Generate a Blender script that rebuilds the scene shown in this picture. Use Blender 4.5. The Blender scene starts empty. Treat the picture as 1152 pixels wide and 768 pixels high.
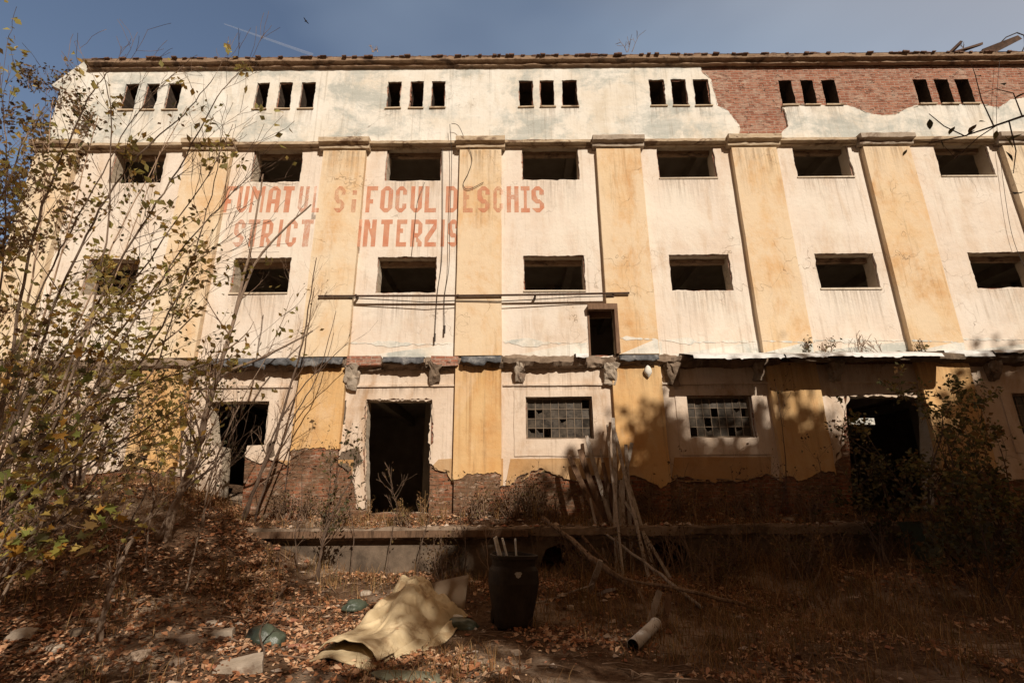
import bpy, bmesh, math, random
from mathutils import Vector, Matrix, noise, geometry
D = bpy.data; SC = bpy.context.scene; COL = SC.collection
R = math.radians
rnd = random.Random(7)

# ------------------------------------------------------------------ camera
CAM = Vector((0, -12.7, 1.75)); PITCH = 17.0; ROLL = -0.45; FPX = 576.0
CX0 = 0.0
cam_mat = Matrix.Rotation(R(90 + PITCH), 3, 'X') @ Matrix.Rotation(R(ROLL), 3, 'Z')
cd = D.cameras.new('camera'); cd.lens = 18; cd.sensor_width = 36; cd.clip_end = 20000; cd.clip_start = 0.05
cam = D.objects.new('camera', cd); COL.objects.link(cam)
cam.matrix_world = Matrix.Translation(CAM) @ cam_mat.to_4x4()
SC.camera = cam

def ray(u, v):
    return cam_mat @ Vector(((u - 576) / FPX, (384 - v) / FPX, -1))
def P(u, v, y=0.0):
    d = ray(u, v); t = (y - CAM.y) / d.y
    return CAM + d * t
def sm(a, b, x):
    t = (x - a) / (b - a); t = max(0.0, min(1.0, t)); return t * t * (3 - 2 * t)
def nz(x, y, z=0.0): return noise.noise(Vector((x, y, z)))

def hgt(x, y):
    n = nz(x * .45, y * .45, 3) * .13 + nz(x * 1.3, y * 1.3, 7) * .06 + nz(x * 3.5, y * 3.5, 1) * .022
    h = -.08 + n
    m = sm(-2.6, -8.6, x); w = sm(-8.4, -1.0, y)
    h += 2.22 * m * w * (1 - .35 * sm(-14, -30, x))
    h += .38 * sm(-4.2, -1.6, y) * (1 - m)
    h += .25 * sm(3, 8, x) * sm(-5, -1.8, y)
    far = sm(16, 40, max(abs(x), abs(y + 5)))
    return h * (1 - far) if y < 3 else h * (1 - far) * (1 - sm(3, 10, y)) 
def G(u, v, lift=0.0):
    d = ray(u, v).normalized(); t = 1.0
    while t < 30:
        p = CAM + d * t
        if p.z < hgt(p.x, p.y) + lift or p.y > -.2: return p
        t += .02
    return CAM + d * 12

# ------------------------------------------------------------------ materials
class NT:
    def __init__(s, name):
        s.m = D.materials.new(name); s.m.use_nodes = True; s.t = s.m.node_tree
        s.b = s.t.nodes['Principled BSDF']; s.out = s.t.nodes['Material Output']
    def n(s, typ, **kw):
        nd = s.t.nodes.new(typ)
        for k, v in kw.items():
            if k.startswith('i_'):
                key = k[2:]
                key = int(key) if key.isdigit() else key.replace('_', ' ')
                s.put(nd.inputs[key], v)
            else: setattr(nd, k, v)
        return nd
    def put(s, sock, v):
        if hasattr(v, 'is_output'): s.t.links.new(v, sock)
        elif isinstance(v, (tuple, list)) and len(v) == 3 and sock.type == 'RGBA': sock.default_value = (*v, 1)
        else: sock.default_value = v
    def obj(s): return s.n('ShaderNodeTexCoord').outputs['Object']
    def scale(s, vec, sc):
        return s.n('ShaderNodeMapping', i_Vector=vec, i_Scale=sc).outputs[0]
    def noise(s, vec, scale, detail=5, rough=.55, dist=0.0):
        return s.n('ShaderNodeTexNoise', i_Vector=vec, i_Scale=scale, i_Detail=detail, i_Roughness=rough, i_Distortion=dist).outputs['Fac']
    def ramp(s, fac, a, b):
        return s.n('ShaderNodeMapRange', i_Value=fac, i_From_Min=a, i_From_Max=b).outputs[0]
    def mix(s, fac, a, b, mode='MIX'):
        nd = s.n('ShaderNodeMix', data_type='RGBA', blend_type=mode)
        s.put(nd.inputs[0], fac); s.put(nd.inputs[6], a); s.put(nd.inputs[7], b)
        return nd.outputs[2]
    def math(s, op, a, b=0.0):
        nd = s.n('ShaderNodeMath', operation=op); s.put(nd.inputs[0], a); s.put(nd.inputs[1], b); return nd.outputs[0]
    def bump(s, h, strength=.4, dist=.02):
        nd = s.n('ShaderNodeBump', i_Height=h, i_Strength=strength, i_Distance=dist); s.put(s.b.inputs['Normal'], nd.outputs[0])
    def col(s, c, rough=.9, spec=.2):
        s.put(s.b.inputs['Base Color'], c); s.put(s.b.inputs['Roughness'], rough); s.put(s.b.inputs['Specular IOR Level'], spec)

def plaster(name, base, pale, stain, grey=None, dirt=(.16, .105, .06), amt=1.0, big=None):
    k = NT(name); o = k.obj()
    c = k.mix(k.ramp(k.noise(o, .55, 6, .6), .38, .62), base, pale)
    c = k.mix(k.math('MULTIPLY', k.ramp(k.noise(k.scale(o, (1.4, 1, .42)), 1.1, 7, .65, .6), .50, .72), .65 * amt), c, stain)
    if grey: c = k.mix(k.math('MULTIPLY', k.ramp(k.noise(k.scale(o, (.75, 1, .95)), .75, 11, .74, .25), .48, .585), .85), c, grey)
    hb = k.ramp(k.noise(k.scale(o, (.35, 1, 2.2)), 1.3, 8, .72), .46, .66)
    c = k.mix(k.math('MULTIPLY', hb, .45), c, pale)
    c = k.mix(k.math('MULTIPLY', k.ramp(k.noise(k.scale(o, (2.2, 1, 2.2)), 1.0, 9, .78), .54, .74), .35 * amt), c, tuple(x * .62 for x in stain))
    # thin run-down streaks
    st = k.ramp(k.noise(k.scale(o, (5, 1, .28)), 1.6, 5, .7), .58, .8)
    c = k.mix(k.math('MULTIPLY', st, .5 * amt), c, dirt)
    st2 = k.math('MULTIPLY', k.ramp(k.noise(k.scale(o, (9, 1, .12)), 1.0, 3, .6), .55, .75), k.ramp(k.noise(k.scale(o, (.6, 1, .5)), 1.0, 4), .45, .6))
    c = k.mix(k.math('MULTIPLY', st2, .5 * amt), c, tuple(x * .55 for x in stain))
    if big: c = k.mix(k.math('MULTIPLY', k.ramp(k.noise(k.scale(o, (.6, 1, .33)), .9, 9, .72, .4), big[0], big[0] + .11), big[1]), c, big[2])
    # chips and small blotches
    ch = k.ramp(k.noise(o, 7, 6, .7), .66, .74)
    c = k.mix(k.math('MULTIPLY', ch, .5 * amt), c, dirt)
    pl = k.ramp(k.noise(k.scale(o, (1.2, 1, 1.0)), 3.2, 7, .7), .6, .68)
    c = k.mix(k.math('MULTIPLY', pl, .45), c, pale)
    cr = k.n('ShaderNodeTexVoronoi', feature='DISTANCE_TO_EDGE', i_Vector=k.n('ShaderNodeVectorMath', operation='ADD', i_0=o, i_1=k.n('ShaderNodeTexNoise', i_Vector=o, i_Scale=2.5).outputs['Color']).outputs[0], i_Scale=.8).outputs['Distance']
    crk = k.math('MULTIPLY', k.ramp(cr, .008, .001), k.ramp(k.noise(o, .35, 3), .53, .62))
    c = k.mix(k.math('MULTIPLY', crk, .6), c, dirt)
    k.col(c, .92, .12)
    k.bump(k.math('SUBTRACT', k.math('ADD', k.noise(o, 9, 8, .7), k.math('MULTIPLY', k.noise(o, 1.7, 4), 1.5)), k.math('MULTIPLY', crk, .8)), .45, .03)
    return k.m
def brickmat(name, a, b, mortar, mud=None):
    k = NT(name); o = k.obj()
    s = k.n('ShaderNodeSeparateXYZ', i_Vector=o)
    cx = k.n('ShaderNodeCombineXYZ', i_X=k.math('ADD', s.outputs[0], s.outputs[1]), i_Y=s.outputs[2])
    wob = k.n('ShaderNodeVectorMath', operation='SCALE', i_0=k.n('ShaderNodeTexNoise', i_Vector=o, i_Scale=3.0).outputs['Color']); wob.inputs['Scale'].default_value = .03
    v = k.n('ShaderNodeVectorMath', operation='ADD', i_0=cx.outputs[0], i_1=wob.outputs[0]).outputs[0]
    br = k.n('ShaderNodeTexBrick', i_Vector=v, i_Color1=a, i_Color2=b, i_Mortar=mortar, i_Scale=1.0, i_Mortar_Size=.011, i_Mortar_Smooth=.3, i_Bias=0.0, i_Brick_Width=.27, i_Row_Height=.09)
    c = k.mix(k.math('MULTIPLY', k.ramp(k.noise(o, 2.2, 8, .7), .48, .66), .7), br.outputs['Color'], mortar)
    if mud: c = k.mix(k.math('MULTIPLY', k.ramp(k.noise(o, 1.5, 9, .74), .43, .54), .88), c, mud)
    c = k.mix(k.math('MULTIPLY', k.ramp(k.noise(k.scale(o, (3, 3, 9)), 1.6, 4, .6), .52, .62), .6), c, tuple(x * .45 for x in a))
    c = k.mix(k.math('MULTIPLY', k.ramp(k.noise(k.scale(o, (1, 1, 2.5)), 3.4, 8, .78), .54, .64), .62), c, (.50, .39, .30))
    k.col(c, .95, .1)
    k.bump(k.math('SUBTRACT', k.math('ADD', k.math('MULTIPLY', k.noise(o, 14, 6, .7), .8), k.math('MULTIPLY', k.ramp(k.noise(k.scale(o, (3.7, 3.7, 10)), 1.0, 2), .62, .66), -2.5)), br.outputs['Fac']), 1.0, .03)
    return k.m
def rough(name, a, b, scale=6.0, rg=.9, bmp=.5, c3=None, stretch=(1, 1, 1), dist=.02, spec=.2):
    k = NT(name); o = k.scale(k.obj(), stretch)
    c = k.mix(k.ramp(k.noise(o, scale, 7, .65), .35, .65), a, b)
    if c3: c = k.mix(k.ramp(k.noise(o, scale * .37, 6, .7, .5), .52, .62), c, c3)
    k.col(c, rg, spec); k.bump(k.noise(o, scale * 2.3, 8, .7), bmp, dist)
    return k.m
def leafmat(name, cols, trans=.35, rg=.6):
    k = NT(name); g = k.n('ShaderNodeNewGeometry')
    rp = k.n('ShaderNodeValToRGB', i_Fac=g.outputs['Random Per Island']); rp.color_ramp.interpolation = 'CONSTANT'
    e = rp.color_ramp.elements
    while len(e) < len(cols): e.new(.5)
    for i, c in enumerate(cols): e[i].position = i / len(cols); e[i].color = (*c, 1)
    k.col(rp.outputs[0], rg, .25)
    if trans:
        t = k.n('ShaderNodeBsdfTranslucent', i_Color=rp.outputs[0])
        mx = k.n('ShaderNodeMixShader', i_0=trans); k.t.links.new(k.b.outputs[0], mx.inputs[1]); k.t.links.new(t.outputs[0], mx.inputs[2])
        k.t.links.new(mx.outputs[0], k.out.inputs[0])
    return k.m

M = {}
M['pl_up'] = plaster('plaster_offwhite', (.62, .56, .47), (.69, .66, .60), (.50, .43, .33), grey=(.36, .375, .345), amt=1.25)
M['pl_mid'] = plaster('plaster_cream', (.60, .495, .40), (.66, .585, .505), (.52, .39, .275), amt=1.3, big=(.50, .6, (.68, .62, .53)))
M['pl_or'] = plaster('plaster_ochre', (.58, .37, .19), (.62, .47, .30), (.47, .24, .085), amt=1.4, big=(.45, .85, (.63, .50, .35)))
M['pl_orp'] = plaster('plaster_ochre_faded', (.61, .44, .27), (.65, .54, .39), (.52, .30, .13), amt=1.3, big=(.44, .8, (.64, .53, .39)))
M['pl_orl'] = plaster('plaster_ochre_low', (.56, .325, .13), (.58, .39, .20), (.46, .22, .075), amt=1.3, big=(.54, .6, (.60, .45, .30)))
M['pl_low'] = plaster('plaster_pinkish', (.54, .415, .31), (.62, .51, .41), (.36, .22, .12), amt=1.5, big=(.56, .5, (.40, .27, .165)))
M['bare'] = rough('slot_reveal_shade', (.06, .042, .03), (.10, .07, .05), 6, .95, .5)  # slot reveals coloured near black so the recesses read as shade
M['pl_dado'] = plaster('plaster_dado', (.40, .225, .095), (.44, .29, .16), (.30, .15, .06), amt=1.2)
M['reveal'] = plaster('plaster_reveal', (.50, .40, .29), (.58, .50, .40), (.36, .25, .15), amt=1.2)
M['brick'] = brickmat('brick_red', (.34, .15, .095), (.24, .092, .058), (.42, .31, .24))
M['brick_d'] = brickmat('brick_dark', (.26, .075, .04), (.18, .05, .028), (.20, .13, .085))
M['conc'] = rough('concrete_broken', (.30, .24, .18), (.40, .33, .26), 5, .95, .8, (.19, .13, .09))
M['conc_d'] = rough('concrete_dark', (.095, .068, .047), (.16, .115, .08), 4, .95, .8, (.07, .05, .035))  # dark brown concrete, mottled at random
M['wood_m'] = rough('wood_mid', (.17, .115, .075), (.27, .19, .13), 4, .9, .6, (.10, .065, .042), (6, 6, 1))
M['inner'] = rough('interior_plaster', (.32, .255, .195), (.43, .35, .27), 2, .95, .3)
M['cornice'] = rough('cornice_render', (.42, .31, .20), (.52, .42, .30), 5, .95, .7, (.17, .11, .07), (1, 1, 2.5))
M['cornice_d'] = rough('cornice_sooty', (.24, .155, .10), (.34, .24, .16), 5, .95, .8, (.10, .065, .045), (1, 1, 2.5))
M['iron_t'] = rough('window_bars', (.14, .10, .07), (.22, .165, .115), 8, .8, .3)
M['tile'] = rough('coping_tile', (.10, .06, .045), (.19, .105, .075), 9, .9, .9, (.10, .07, .05), (2, 1, 1))
M['bitumen'] = rough('bitumen_sheet', (.045, .045, .047), (.13, .13, .135), 6, .8, .7, (.22, .21, .20), dist=.03)
M['flash'] = rough('zinc_flashing', (.50, .49, .47), (.66, .65, .63), 3, .6, .4, (.30, .26, .22), (1, 3, 3), spec=.4)
M['conc_m'] = rough('concrete_dirty', (.15, .105, .07), (.25, .185, .135), 4, .95, .9, (.10, .068, .045))
M['brick_l'] = brickmat('brick_base', (.30, .115, .058), (.21, .072, .036), (.30, .20, .13), (.13, .08, .047))
M['wood_g'] = rough('wood_weathered', (.25, .205, .165), (.39, .335, .28), 4, .9, .6, (.17, .12, .085), (6, 6, 1))
M['wood_b'] = rough('wood_brown', (.10, .058, .034), (.17, .10, .06), 4, .9, .6, (.06, .035, .02), (6, 6, 1))
M['wood_fr'] = rough('wood_frame', (.13, .075, .045), (.20, .12, .075), 5, .9, .6, None, (5, 5, 1))
M['bark'] = rough('bark_brown', (.075, .047, .032), (.13, .088, .062), 8, .95, .8, None, (4, 4, 1))
M['bark_g'] = rough('bark_greyish', (.16, .11, .078), (.26, .185, .13), 8, .95, .6, None, (4, 4, 1))
M['twig'] = rough('twig_brown', (.13, .08, .052), (.22, .145, .095), 6, .9, .2)
M['twig_p'] = rough('twig_pale', (.24, .155, .10), (.36, .25, .17), 6, .9, .2)
M['iron'] = rough('rusty_iron', (.045, .028, .02), (.10, .055, .035), 8, .8, .4)
M['cable'] = rough('cable_black', (.03, .022, .018), (.06, .045, .035), 8, .7, .1)
M['stone'] = rough('stone_rubble', (.26, .19, .135), (.40, .31, .24), 5, .95, .9, (.17, .11, .075))
M['pebble'] = leafmat('rubble_bits', [(.36, .27, .20), (.22, .15, .10), (.45, .36, .29), (.28, .12, .07), (.15, .10, .07)], 0, .95)
M['litter'] = leafmat('leaf_litter', [(.42, .20, .10), (.26, .105, .048), (.50, .28, .155), (.15, .062, .028), (.58, .38, .235), (.33, .14, .06), (.09, .042, .022), (.44, .26, .155)], .15, .7)
M['grass'] = leafmat('dry_grass', [(.27, .145, .06), (.22, .11, .042), (.38, .23, .10), (.15, .075, .032), (.14, .10, .035)], .25, .7)
M['leaf_y'] = leafmat('leaf_yellow_green', [(.50, .40, .12), (.36, .31, .09), (.58, .44, .15), (.26, .21, .07), (.50, .31, .08), (.28, .19, .07), (.40, .36, .13)], .5)
M['leaf_m'] = leafmat('leaf_maple', [(.30, .25, .05), (.36, .18, .03), (.19, .20, .045), (.42, .30, .08), (.14, .08, .025), (.10, .085, .03)], .4)
M['leaf_d'] = leafmat('leaf_dark', [(.055, .05, .02), (.085, .07, .024), (.045, .04, .018), (.13, .10, .035), (.10, .055, .02)], .3)
M['leaf_br'] = leafmat('leaf_brown', [(.13, .07, .035), (.09, .05, .025), (.17, .10, .04), (.06, .035, .02), (.13, .105, .04), (.20, .13, .05)], .35)
M['leaf_g'] = leafmat('leaf_olive', [(.09, .085, .028), (.14, .12, .04), (.06, .055, .02), (.21, .16, .05), (.17, .09, .03)], .35)
M['glass'] = rough('dirty_glass', (.035, .028, .021), (.085, .066, .048), 9, .3, .15, (.02, .016, .012), spec=.22)
M['bin'] = rough('bin_plastic', (.020, .014, .010), (.040, .029, .021), 5, .62, .25, spec=.18)
M['bin_spot'] = rough('pale_spot', (.26, .24, .22), (.42, .40, .37), 30, .6, .1)  # whitish colour of the small spot on the bin
M['white'] = rough('white_plastic', (.66, .63, .58), (.76, .73, .68), 8, .5, .1, (.48, .43, .37))
M['pvc'] = rough('pvc_grey', (.50, .47, .43), (.60, .57, .53), 6, .5, .1, (.33, .28, .23))
M['dark'] = rough('pipe_inside', (.02, .015, .012), (.03, .022, .018), 6, .9, .1)
M['carpet'] = rough('carpet_tan', (.52, .40, .235), (.61, .49, .31), 5, .95, .6, (.36, .25, .14), dist=.02)
M['carpet_b'] = rough('carpet_backing', (.20, .14, .09), (.25, .18, .12), 12, .95, .3)
M['board'] = rough('board_taupe', (.26, .19, .13), (.30, .225, .155), 4, .9, .2)
M['bag'] = rough('bag_green', (.042, .055, .038), (.070, .085, .058), 4, .35, .6, (.03, .045, .032), spec=.5)
M['cloth_g'] = rough('tarp_green', (.13, .13, .085), (.19, .18, .125), 4, .85, .5, (.10, .09, .06))
M['paper'] = rough('paper_white', (.60, .57, .52), (.72, .69, .64), 9, .8, .3)

# ------------------------------------------------------------------ mesh builder
class MB:
    def __init__(s): s.v = []; s.f = []; s.mi = []
    def quadv(s, pts, mi=0):
        b = len(s.v); s.v += [tuple(p) for p in pts]; s.f.append(tuple(range(b, b + len(pts)))); s.mi.append(mi)
    def box(s, lo, hi, mi=0, jit=0.0, rot=None, org=None):
        b = len(s.v)
        for z in (lo[2], hi[2]):
            for y in (lo[1], hi[1]):
                for x in (lo[0], hi[0]):
                    p = Vector((x + rnd.uniform(-jit, jit), y + rnd.uniform(-jit, jit), z + rnd.uniform(-jit, jit)))
                    if rot: p = rot @ p
                    if org: p = p + org
                    s.v.append(tuple(p))
        for q in ((0, 2, 3, 1), (4, 5, 7, 6), (0, 1, 5, 4), (2, 6, 7, 3), (0, 4, 6, 2), (1, 3, 7, 5)):
            s.f.append(tuple(b + i for i in q)); s.mi.append(mi)
    def tube(s, pts, rad, sides=6, mi=0, cap=True):
        pts = [Vector(p) for p in pts]
        if not hasattr(rad, '__len__'): rad = [rad] * len(pts)
        up = Vector((.31, .17, .93)); prev = None
        for i, p in enumerate(pts):
            t = (pts[min(i + 1, len(pts) - 1)] - pts[max(i - 1, 0)])
            if t.length < 1e-9: t = Vector((0, 0, 1))
            t.normalize()
            a = t.cross(up)
            if a.length < .1: a = t.cross(Vector((1, 0, 0)))
            a.normalize(); b = t.cross(a)
            st = len(s.v)
            for k in range(sides):
                an = 2 * math.pi * k / sides
                s.v.append(tuple(p + (a * math.cos(an) + b * math.sin(an)) * rad[i]))
            if prev is not None:
                for k in range(sides):
                    k2 = (k + 1) % sides
                    s.f.append((prev + k, prev + k2, st + k2, st + k)); s.mi.append(mi)
            elif cap: s.f.append(tuple(st + k for k in range(sides))[::-1]); s.mi.append(mi)
            prev = st
        if cap: s.f.append(tuple(prev + k for k in range(sides))); s.mi.append(mi)
    def grid(s, fn, nu, nv, mi=0):
        b = len(s.v)
        for j in range(nv + 1):
            for i in range(nu + 1): s.v.append(tuple(fn(i / nu, j / nv)))
        for j in range(nv):
            for i in range(nu):
                a = b + j * (nu + 1) + i
                s.f.append((a, a + 1, a + nu + 2, a + nu + 1)); s.mi.append(mi)
    def build(s, name, mats, parent=None, smooth=False, loc=None):
        me = D.meshes.new(name)
        vs = s.v
        if loc is not None: vs = [(v[0] - loc[0], v[1] - loc[1], v[2] - loc[2]) for v in s.v]
        me.from_pydata(vs, [], s.f)
        if not isinstance(mats, (list, tuple)): mats = [mats]
        for m in mats: me.materials.append(M[m])
        if len(mats) > 1: me.polygons.foreach_set('material_index', s.mi)
        if smooth: me.polygons.foreach_set('use_smooth', [True] * len(me.polygons))
        me.update()
        o = D.objects.new(name, me); COL.objects.link(o)
        if loc is not None: o.location = loc
        if parent: o.parent = parent
        return o
def tag(o, label, cat, group=None):
    o['label'] = label; o['category'] = cat
    if group: o['group'] = group
    return o
def thing(name, label, cat, loc=(0, 0, 0), group=None):
    o = D.objects.new(name, None); COL.objects.link(o); o.location = loc; o.empty_display_size = .2
    return tag(o, label, cat, group)
def child(mb, name, mats, par, smooth=False):
    "mesh given in world coordinates, parented to a thing whose location is set"
    o = mb.build(name, mats, None, smooth)
    base = par; off = Vector(par.location)
    if par.parent: off = off + Vector(par.parent.location)
    o.data.transform(Matrix.Translation(-off)); o.parent = par
    return o

def jag(loop, step, amp, seed=0, freq=1.3):
    out = []
    n = len(loop)
    for i in range(n):
        a, b = Vector(loop[i]), Vector(loop[(i + 1) % n]); L = (b - a).length; k = max(1, int(L / step))
        nrm = Vector((-(b - a).y, (b - a).x)) / max(L, 1e-6)
        for j in range(k):
            p = a.lerp(b, j / k)
            d = (nz(p.x * freq + seed, p.y * freq, seed * 1.7) + .6 * nz(p.x * freq * 3.1, p.y * freq * 3.1 + seed, 5) + .4 * nz(p.x * freq * 9, p.y * freq * 9, seed)) * amp
            if j == 0: d *= .4
            q = p + nrm * d
            out.append((q.x, q.y))
    return out
def inside(p, loop):
    c = False; n = len(loop); x, y = p
    for i in range(n):
        x1, y1 = loop[i]; x2, y2 = loop[i - 1]
        if (y1 > y) != (y2 > y) and x < (x2 - x1) * (y - y1) / (y2 - y1) + x1: c = not c
    return c
def sheet(mb, outer, holes, y, th, mi=0, rim=True, rim_mi=None, rim_holes=True):
    "upright sheet in the XZ plane with true holes: front at y, rims going back by th"
    vs = []; es = []; loops = [outer] + list(holes)
    for lp in loops:
        b = len(vs); n = len(lp)
        vs += [Vector(p) for p in lp]; es += [(b + i, b + (i + 1) % n) for i in range(n)]
    r = geometry.delaunay_2d_cdt(vs, es, [], 0, 1e-5)
    b = len(mb.v); mb.v += [(p.x, y, p.y) for p in r[0]]
    for f in r[2]:
        c = sum((r[0][i] for i in f), Vector((0, 0))) / len(f); c = (c.x, c.y)
        if inside(c, outer) and not any(inside(c, h) for h in holes):
            p = [r[0][i] for i in f]
            ar = (p[1] - p[0]).cross(p[2] - p[0])
            f = list(f) if ar > 0 else list(f)[::-1]
            mb.f.append(tuple(b + i for i in f)); mb.mi.append(mi)
    if rim:
        for li, lp in enumerate(loops):
            if li and not rim_holes: continue
            n = len(lp); b = len(mb.v)
            mb.v += [(p[0], y, p[1]) for p in lp] + [(p[0], y + th, p[1]) for p in lp]
            for i in range(n):
                j = (i + 1) % n
                mb.f.append((b + i, b + j, b + n + j, b + n + i)); mb.mi.append(mi if rim_mi is None else rim_mi(li))
def rect(x0, z0, x1, z1): return [(x0, z0), (x1, z0), (x1, z1), (x0, z1)]
SUN_E = 4.9; SKY_S = .105; SKY_SAT = .9; EXPO = 0.14; CLOUD = (5.2, 6.2, 7.4); WARM_FILL = (2.6, 1.5, .8)
# ------------------------------------------------------------------ the building
B = thing('abandoned_warehouse', 'long derelict four-storey warehouse with peeling cream and ochre plaster and empty windows', 'building')
def Z(v, y=0.0, u=576): return P(u, v, y).z
XL = -13.75; XR = 21.0
zR = Z(64); zC = Z(159); zL = Z(402); z0 = 0.2
DEEP = .38
def pxr(u0, u1, vm, zt, zb):            # opening in metres from its pixel edges at mid height
    return rect(P(u0, vm).x, zb, P(u1, vm).x, zt)
row_s = [(139.5,153),(163.5,176.5),(188,202.5),(288,301),(313.5,327),(338.5,353),(436,450.6),(462,475.5),(486,500),
         (584.5,599),(608.5,623),(633,649),(732,747.5),(757,772.5),(782,798),(879.5,894.5),(904.5,918.5),(928.5,944),
         (1033,1048.5),(1057.5,1073.5),(1081,1097)]
row_1 = [(127,184),(285,339),(435,495.5),(588,650.5),(741,804),(895,957),(1056,1116)]
row_2 = [(97,153),(262,325),(424.6,490),(590,657),(755,822),(921,987),(1096,1165)]
zs = (Z(91.5), Z(120.5)); z1 = (Z(165), Z(202)); z2 = (Z(288.5), Z(327.5))
up_h = [pxr(a, b, 106, *zs) for a, b in row_s]
mid_h = [pxr(a, b, 184, *z1) for a, b in row_1] + [pxr(a, b, 308, *z2) for a, b in row_2]
W = 4.04
for k in (1,):                          # one more bay beyond the right edge of the picture
    up_h += [[(x + W, z) for x, z in h] for h in up_h[18:21]]
    mid_h += [[(x + W, z) for x, z in h] for h in (mid_h[6], mid_h[13])]
door_s = rect(P(662.5, 375).x, zL + .04, P(693.5, 375).x, Z(347))
mid_h.append(door_s)
q = lambda u, v: (P(u, v).x, P(u, v).z)
gz = (Z(447), Z(493.5))
win4 = pxr(592, 666.5, 470, *gz); win5 = pxr(775, 848, 470, *gz)
win7 = [(x + 4.07 * 2, z) for x, z in win5]; win1 = [(x - 4.09 * 4, z) for x, z in win4]
door3 = [q(411, 577), q(482, 577), q(484.5, 500), q(486, 449.5), q(412, 449.5), q(410, 500)]
door2 = [q(243, 576), q(271, 576), q(273, 545), q(275, 512), q(279, 501), q(298, 500), q(303, 451), q(234, 451.5), q(238, 500), q(249, 503), q(248, 540)]
door6 = [q(962, 590), q(1055, 590), q(1047, 444.5), q(953, 444.5)]
low_h = [win1, door2, door3, win4, win5, door6, win7, [(x + 8.14, z) for x, z in win7]]

# brick structural wall
mb = MB()
holes = [jag(h, .08, .022, i, 3) for i, h in enumerate(up_h + mid_h + low_h)]
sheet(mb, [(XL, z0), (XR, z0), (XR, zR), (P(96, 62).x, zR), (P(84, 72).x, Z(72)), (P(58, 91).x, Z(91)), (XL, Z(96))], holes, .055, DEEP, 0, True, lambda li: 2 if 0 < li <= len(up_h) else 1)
mb.build('wall', ['brick', 'reveal', 'bare'], B)
# plaster coats, each with its own broken outline
def coat(name, outer, hs, mat, seed, y=0.0, th=.06, grow=.02):
    mb = MB(); out = []
    for i, h in enumerate(hs):
        cx = sum(p[0] for p in h) / len(h); cz = sum(p[1] for p in h) / len(h)
        hh = [(x + grow * (1 if x > cx else -1), z + grow * (1 if z > cz else -1)) for x, z in h]
        out.append(jag(hh, .07, .03, seed + i * 3.1, 2.8))
    sheet(mb, outer, out, y, th)
    return mb.build(name, mat, B)
br = [q(787, 66), q(789, 80), q(799, 89), q(804, 106), q(807, 119), q(818, 124), q(829, 138), q(833, 146), q(832, 157.5),
      q(876, 157.5), q(879, 150), q(887, 142), q(884, 127), q(880, 121), q(897, 118), q(921, 119), q(944, 119), q(950, 118.5), q(962, 121), q(975, 127), q(992, 130), q(1008, 129),
      q(1020, 122), q(1034, 119), q(1060, 118), q(1082, 117), q(1098, 116), q(1112, 119), q(1124, 122), q(1137, 112), q(1152, 110), q(1200, 118)]
br = [(x, min(z, zR - .02)) for x, z in br]
brj = []
for i in range(len(br) - 1):
    seg = jag([br[i], br[i + 1], br[i + 1]], .05, .05, i * .37, 3.4)
    brj += seg[:max(1, len(seg) - 1)]
out_u = [(P(97, 66).x, zR - .02), (P(85, 73).x, Z(73)), (P(59, 92).x, Z(92)), (XL, Z(97)), (XL, zC), (brj[8][0], zC)]
left_edge = jag([(P(97, 66).x, zR - .02), (P(85, 73).x, Z(73)), (P(59, 92).x, Z(92)), (XL, Z(97))], .1, .05, 2)
i9 = min(range(len(brj)), key=lambda i: (Vector(brj[i]) - Vector(br[8])).length)
i10 = min(range(len(brj)), key=lambda i: (Vector(brj[i]) - Vector(br[9])).length)
outL = [(XL, zC)] + [(brj[i9][0], zC)] + brj[:i9][::-1] + [(P(97, 66).x, zR - .02), (P(85, 73).x, Z(73)), (P(59, 92).x, Z(92)), (XL, Z(97))]
def hole_in(h, lo, hi):
    c = sum(p[0] for p in h) / 4; return lo < c < hi
xb0 = P(806, 106).x; xb1 = P(786, 106).x
upL = [h for h in up_h if hole_in(h, -99, P(800, 106).x)]
t53 = up_h[14]                                           # this opening bites into the plaster's broken edge
coat('plaster_coat', outL, upL, 'pl_up', 1)
outR = brj[i10:] + [(XR, br[-1][1]), (XR, zC), (brj[i10][0], zC)]
coat('plaster_coat', outR[::-1], [], 'pl_up', 2)
z_mb = zL - .02
coat('plaster_coat', rect(XL, z_mb, XR, zC - .02), mid_h, 'pl_mid', 3)
# ground storey coat with its eaten-away foot
foot = [(XL, 1.9), q(150, 520), q(232, 528), q(240, 512)]
lowpts = [q(-60, 520), q(120, 520), q(200, 530), q(236, 545), q(246, 575)]
lp1 = [(XL, zL - .25), (XL, 2.0)] + [q(140, 528), q(205, 535), q(228, 566), q(236, 571), q(246, 571)] + [q(248, 540), q(249, 503), q(238, 500), q(234, 451.5), q(303, 451), q(298, 500), q(279, 501), q(276, 512), q(292, 521), q(300, 514), q(318, 520), q(330, 528),
      q(352, 516), q(370, 524), q(384, 512), q(396, 528), q(402, 571), q(411, 571), q(410, 500), q(412, 449.5), q(486, 449.5), q(484.5, 500), q(483, 521),
      q(492, 529), q(503, 530), q(512, 543), q(521, 560), q(533, 562), q(548, 554), q(566, 546), q(580, 541), q(596, 533), q(612, 528), q(630, 536), q(648, 541), q(668, 534), q(690, 543), q(712, 548), q(735, 552), q(760, 538), q(800, 541), q(838, 540), q(862, 533), q(884, 541), q(902, 544), q(925, 540), q(938, 522), q(946, 508), q(953, 444.5), q(1047, 444.5), q(1052, 540), q(1075, 545), q(1110, 540)] + [(XR, 2.2), (XR, zL - .25)]
lpj = []
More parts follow.
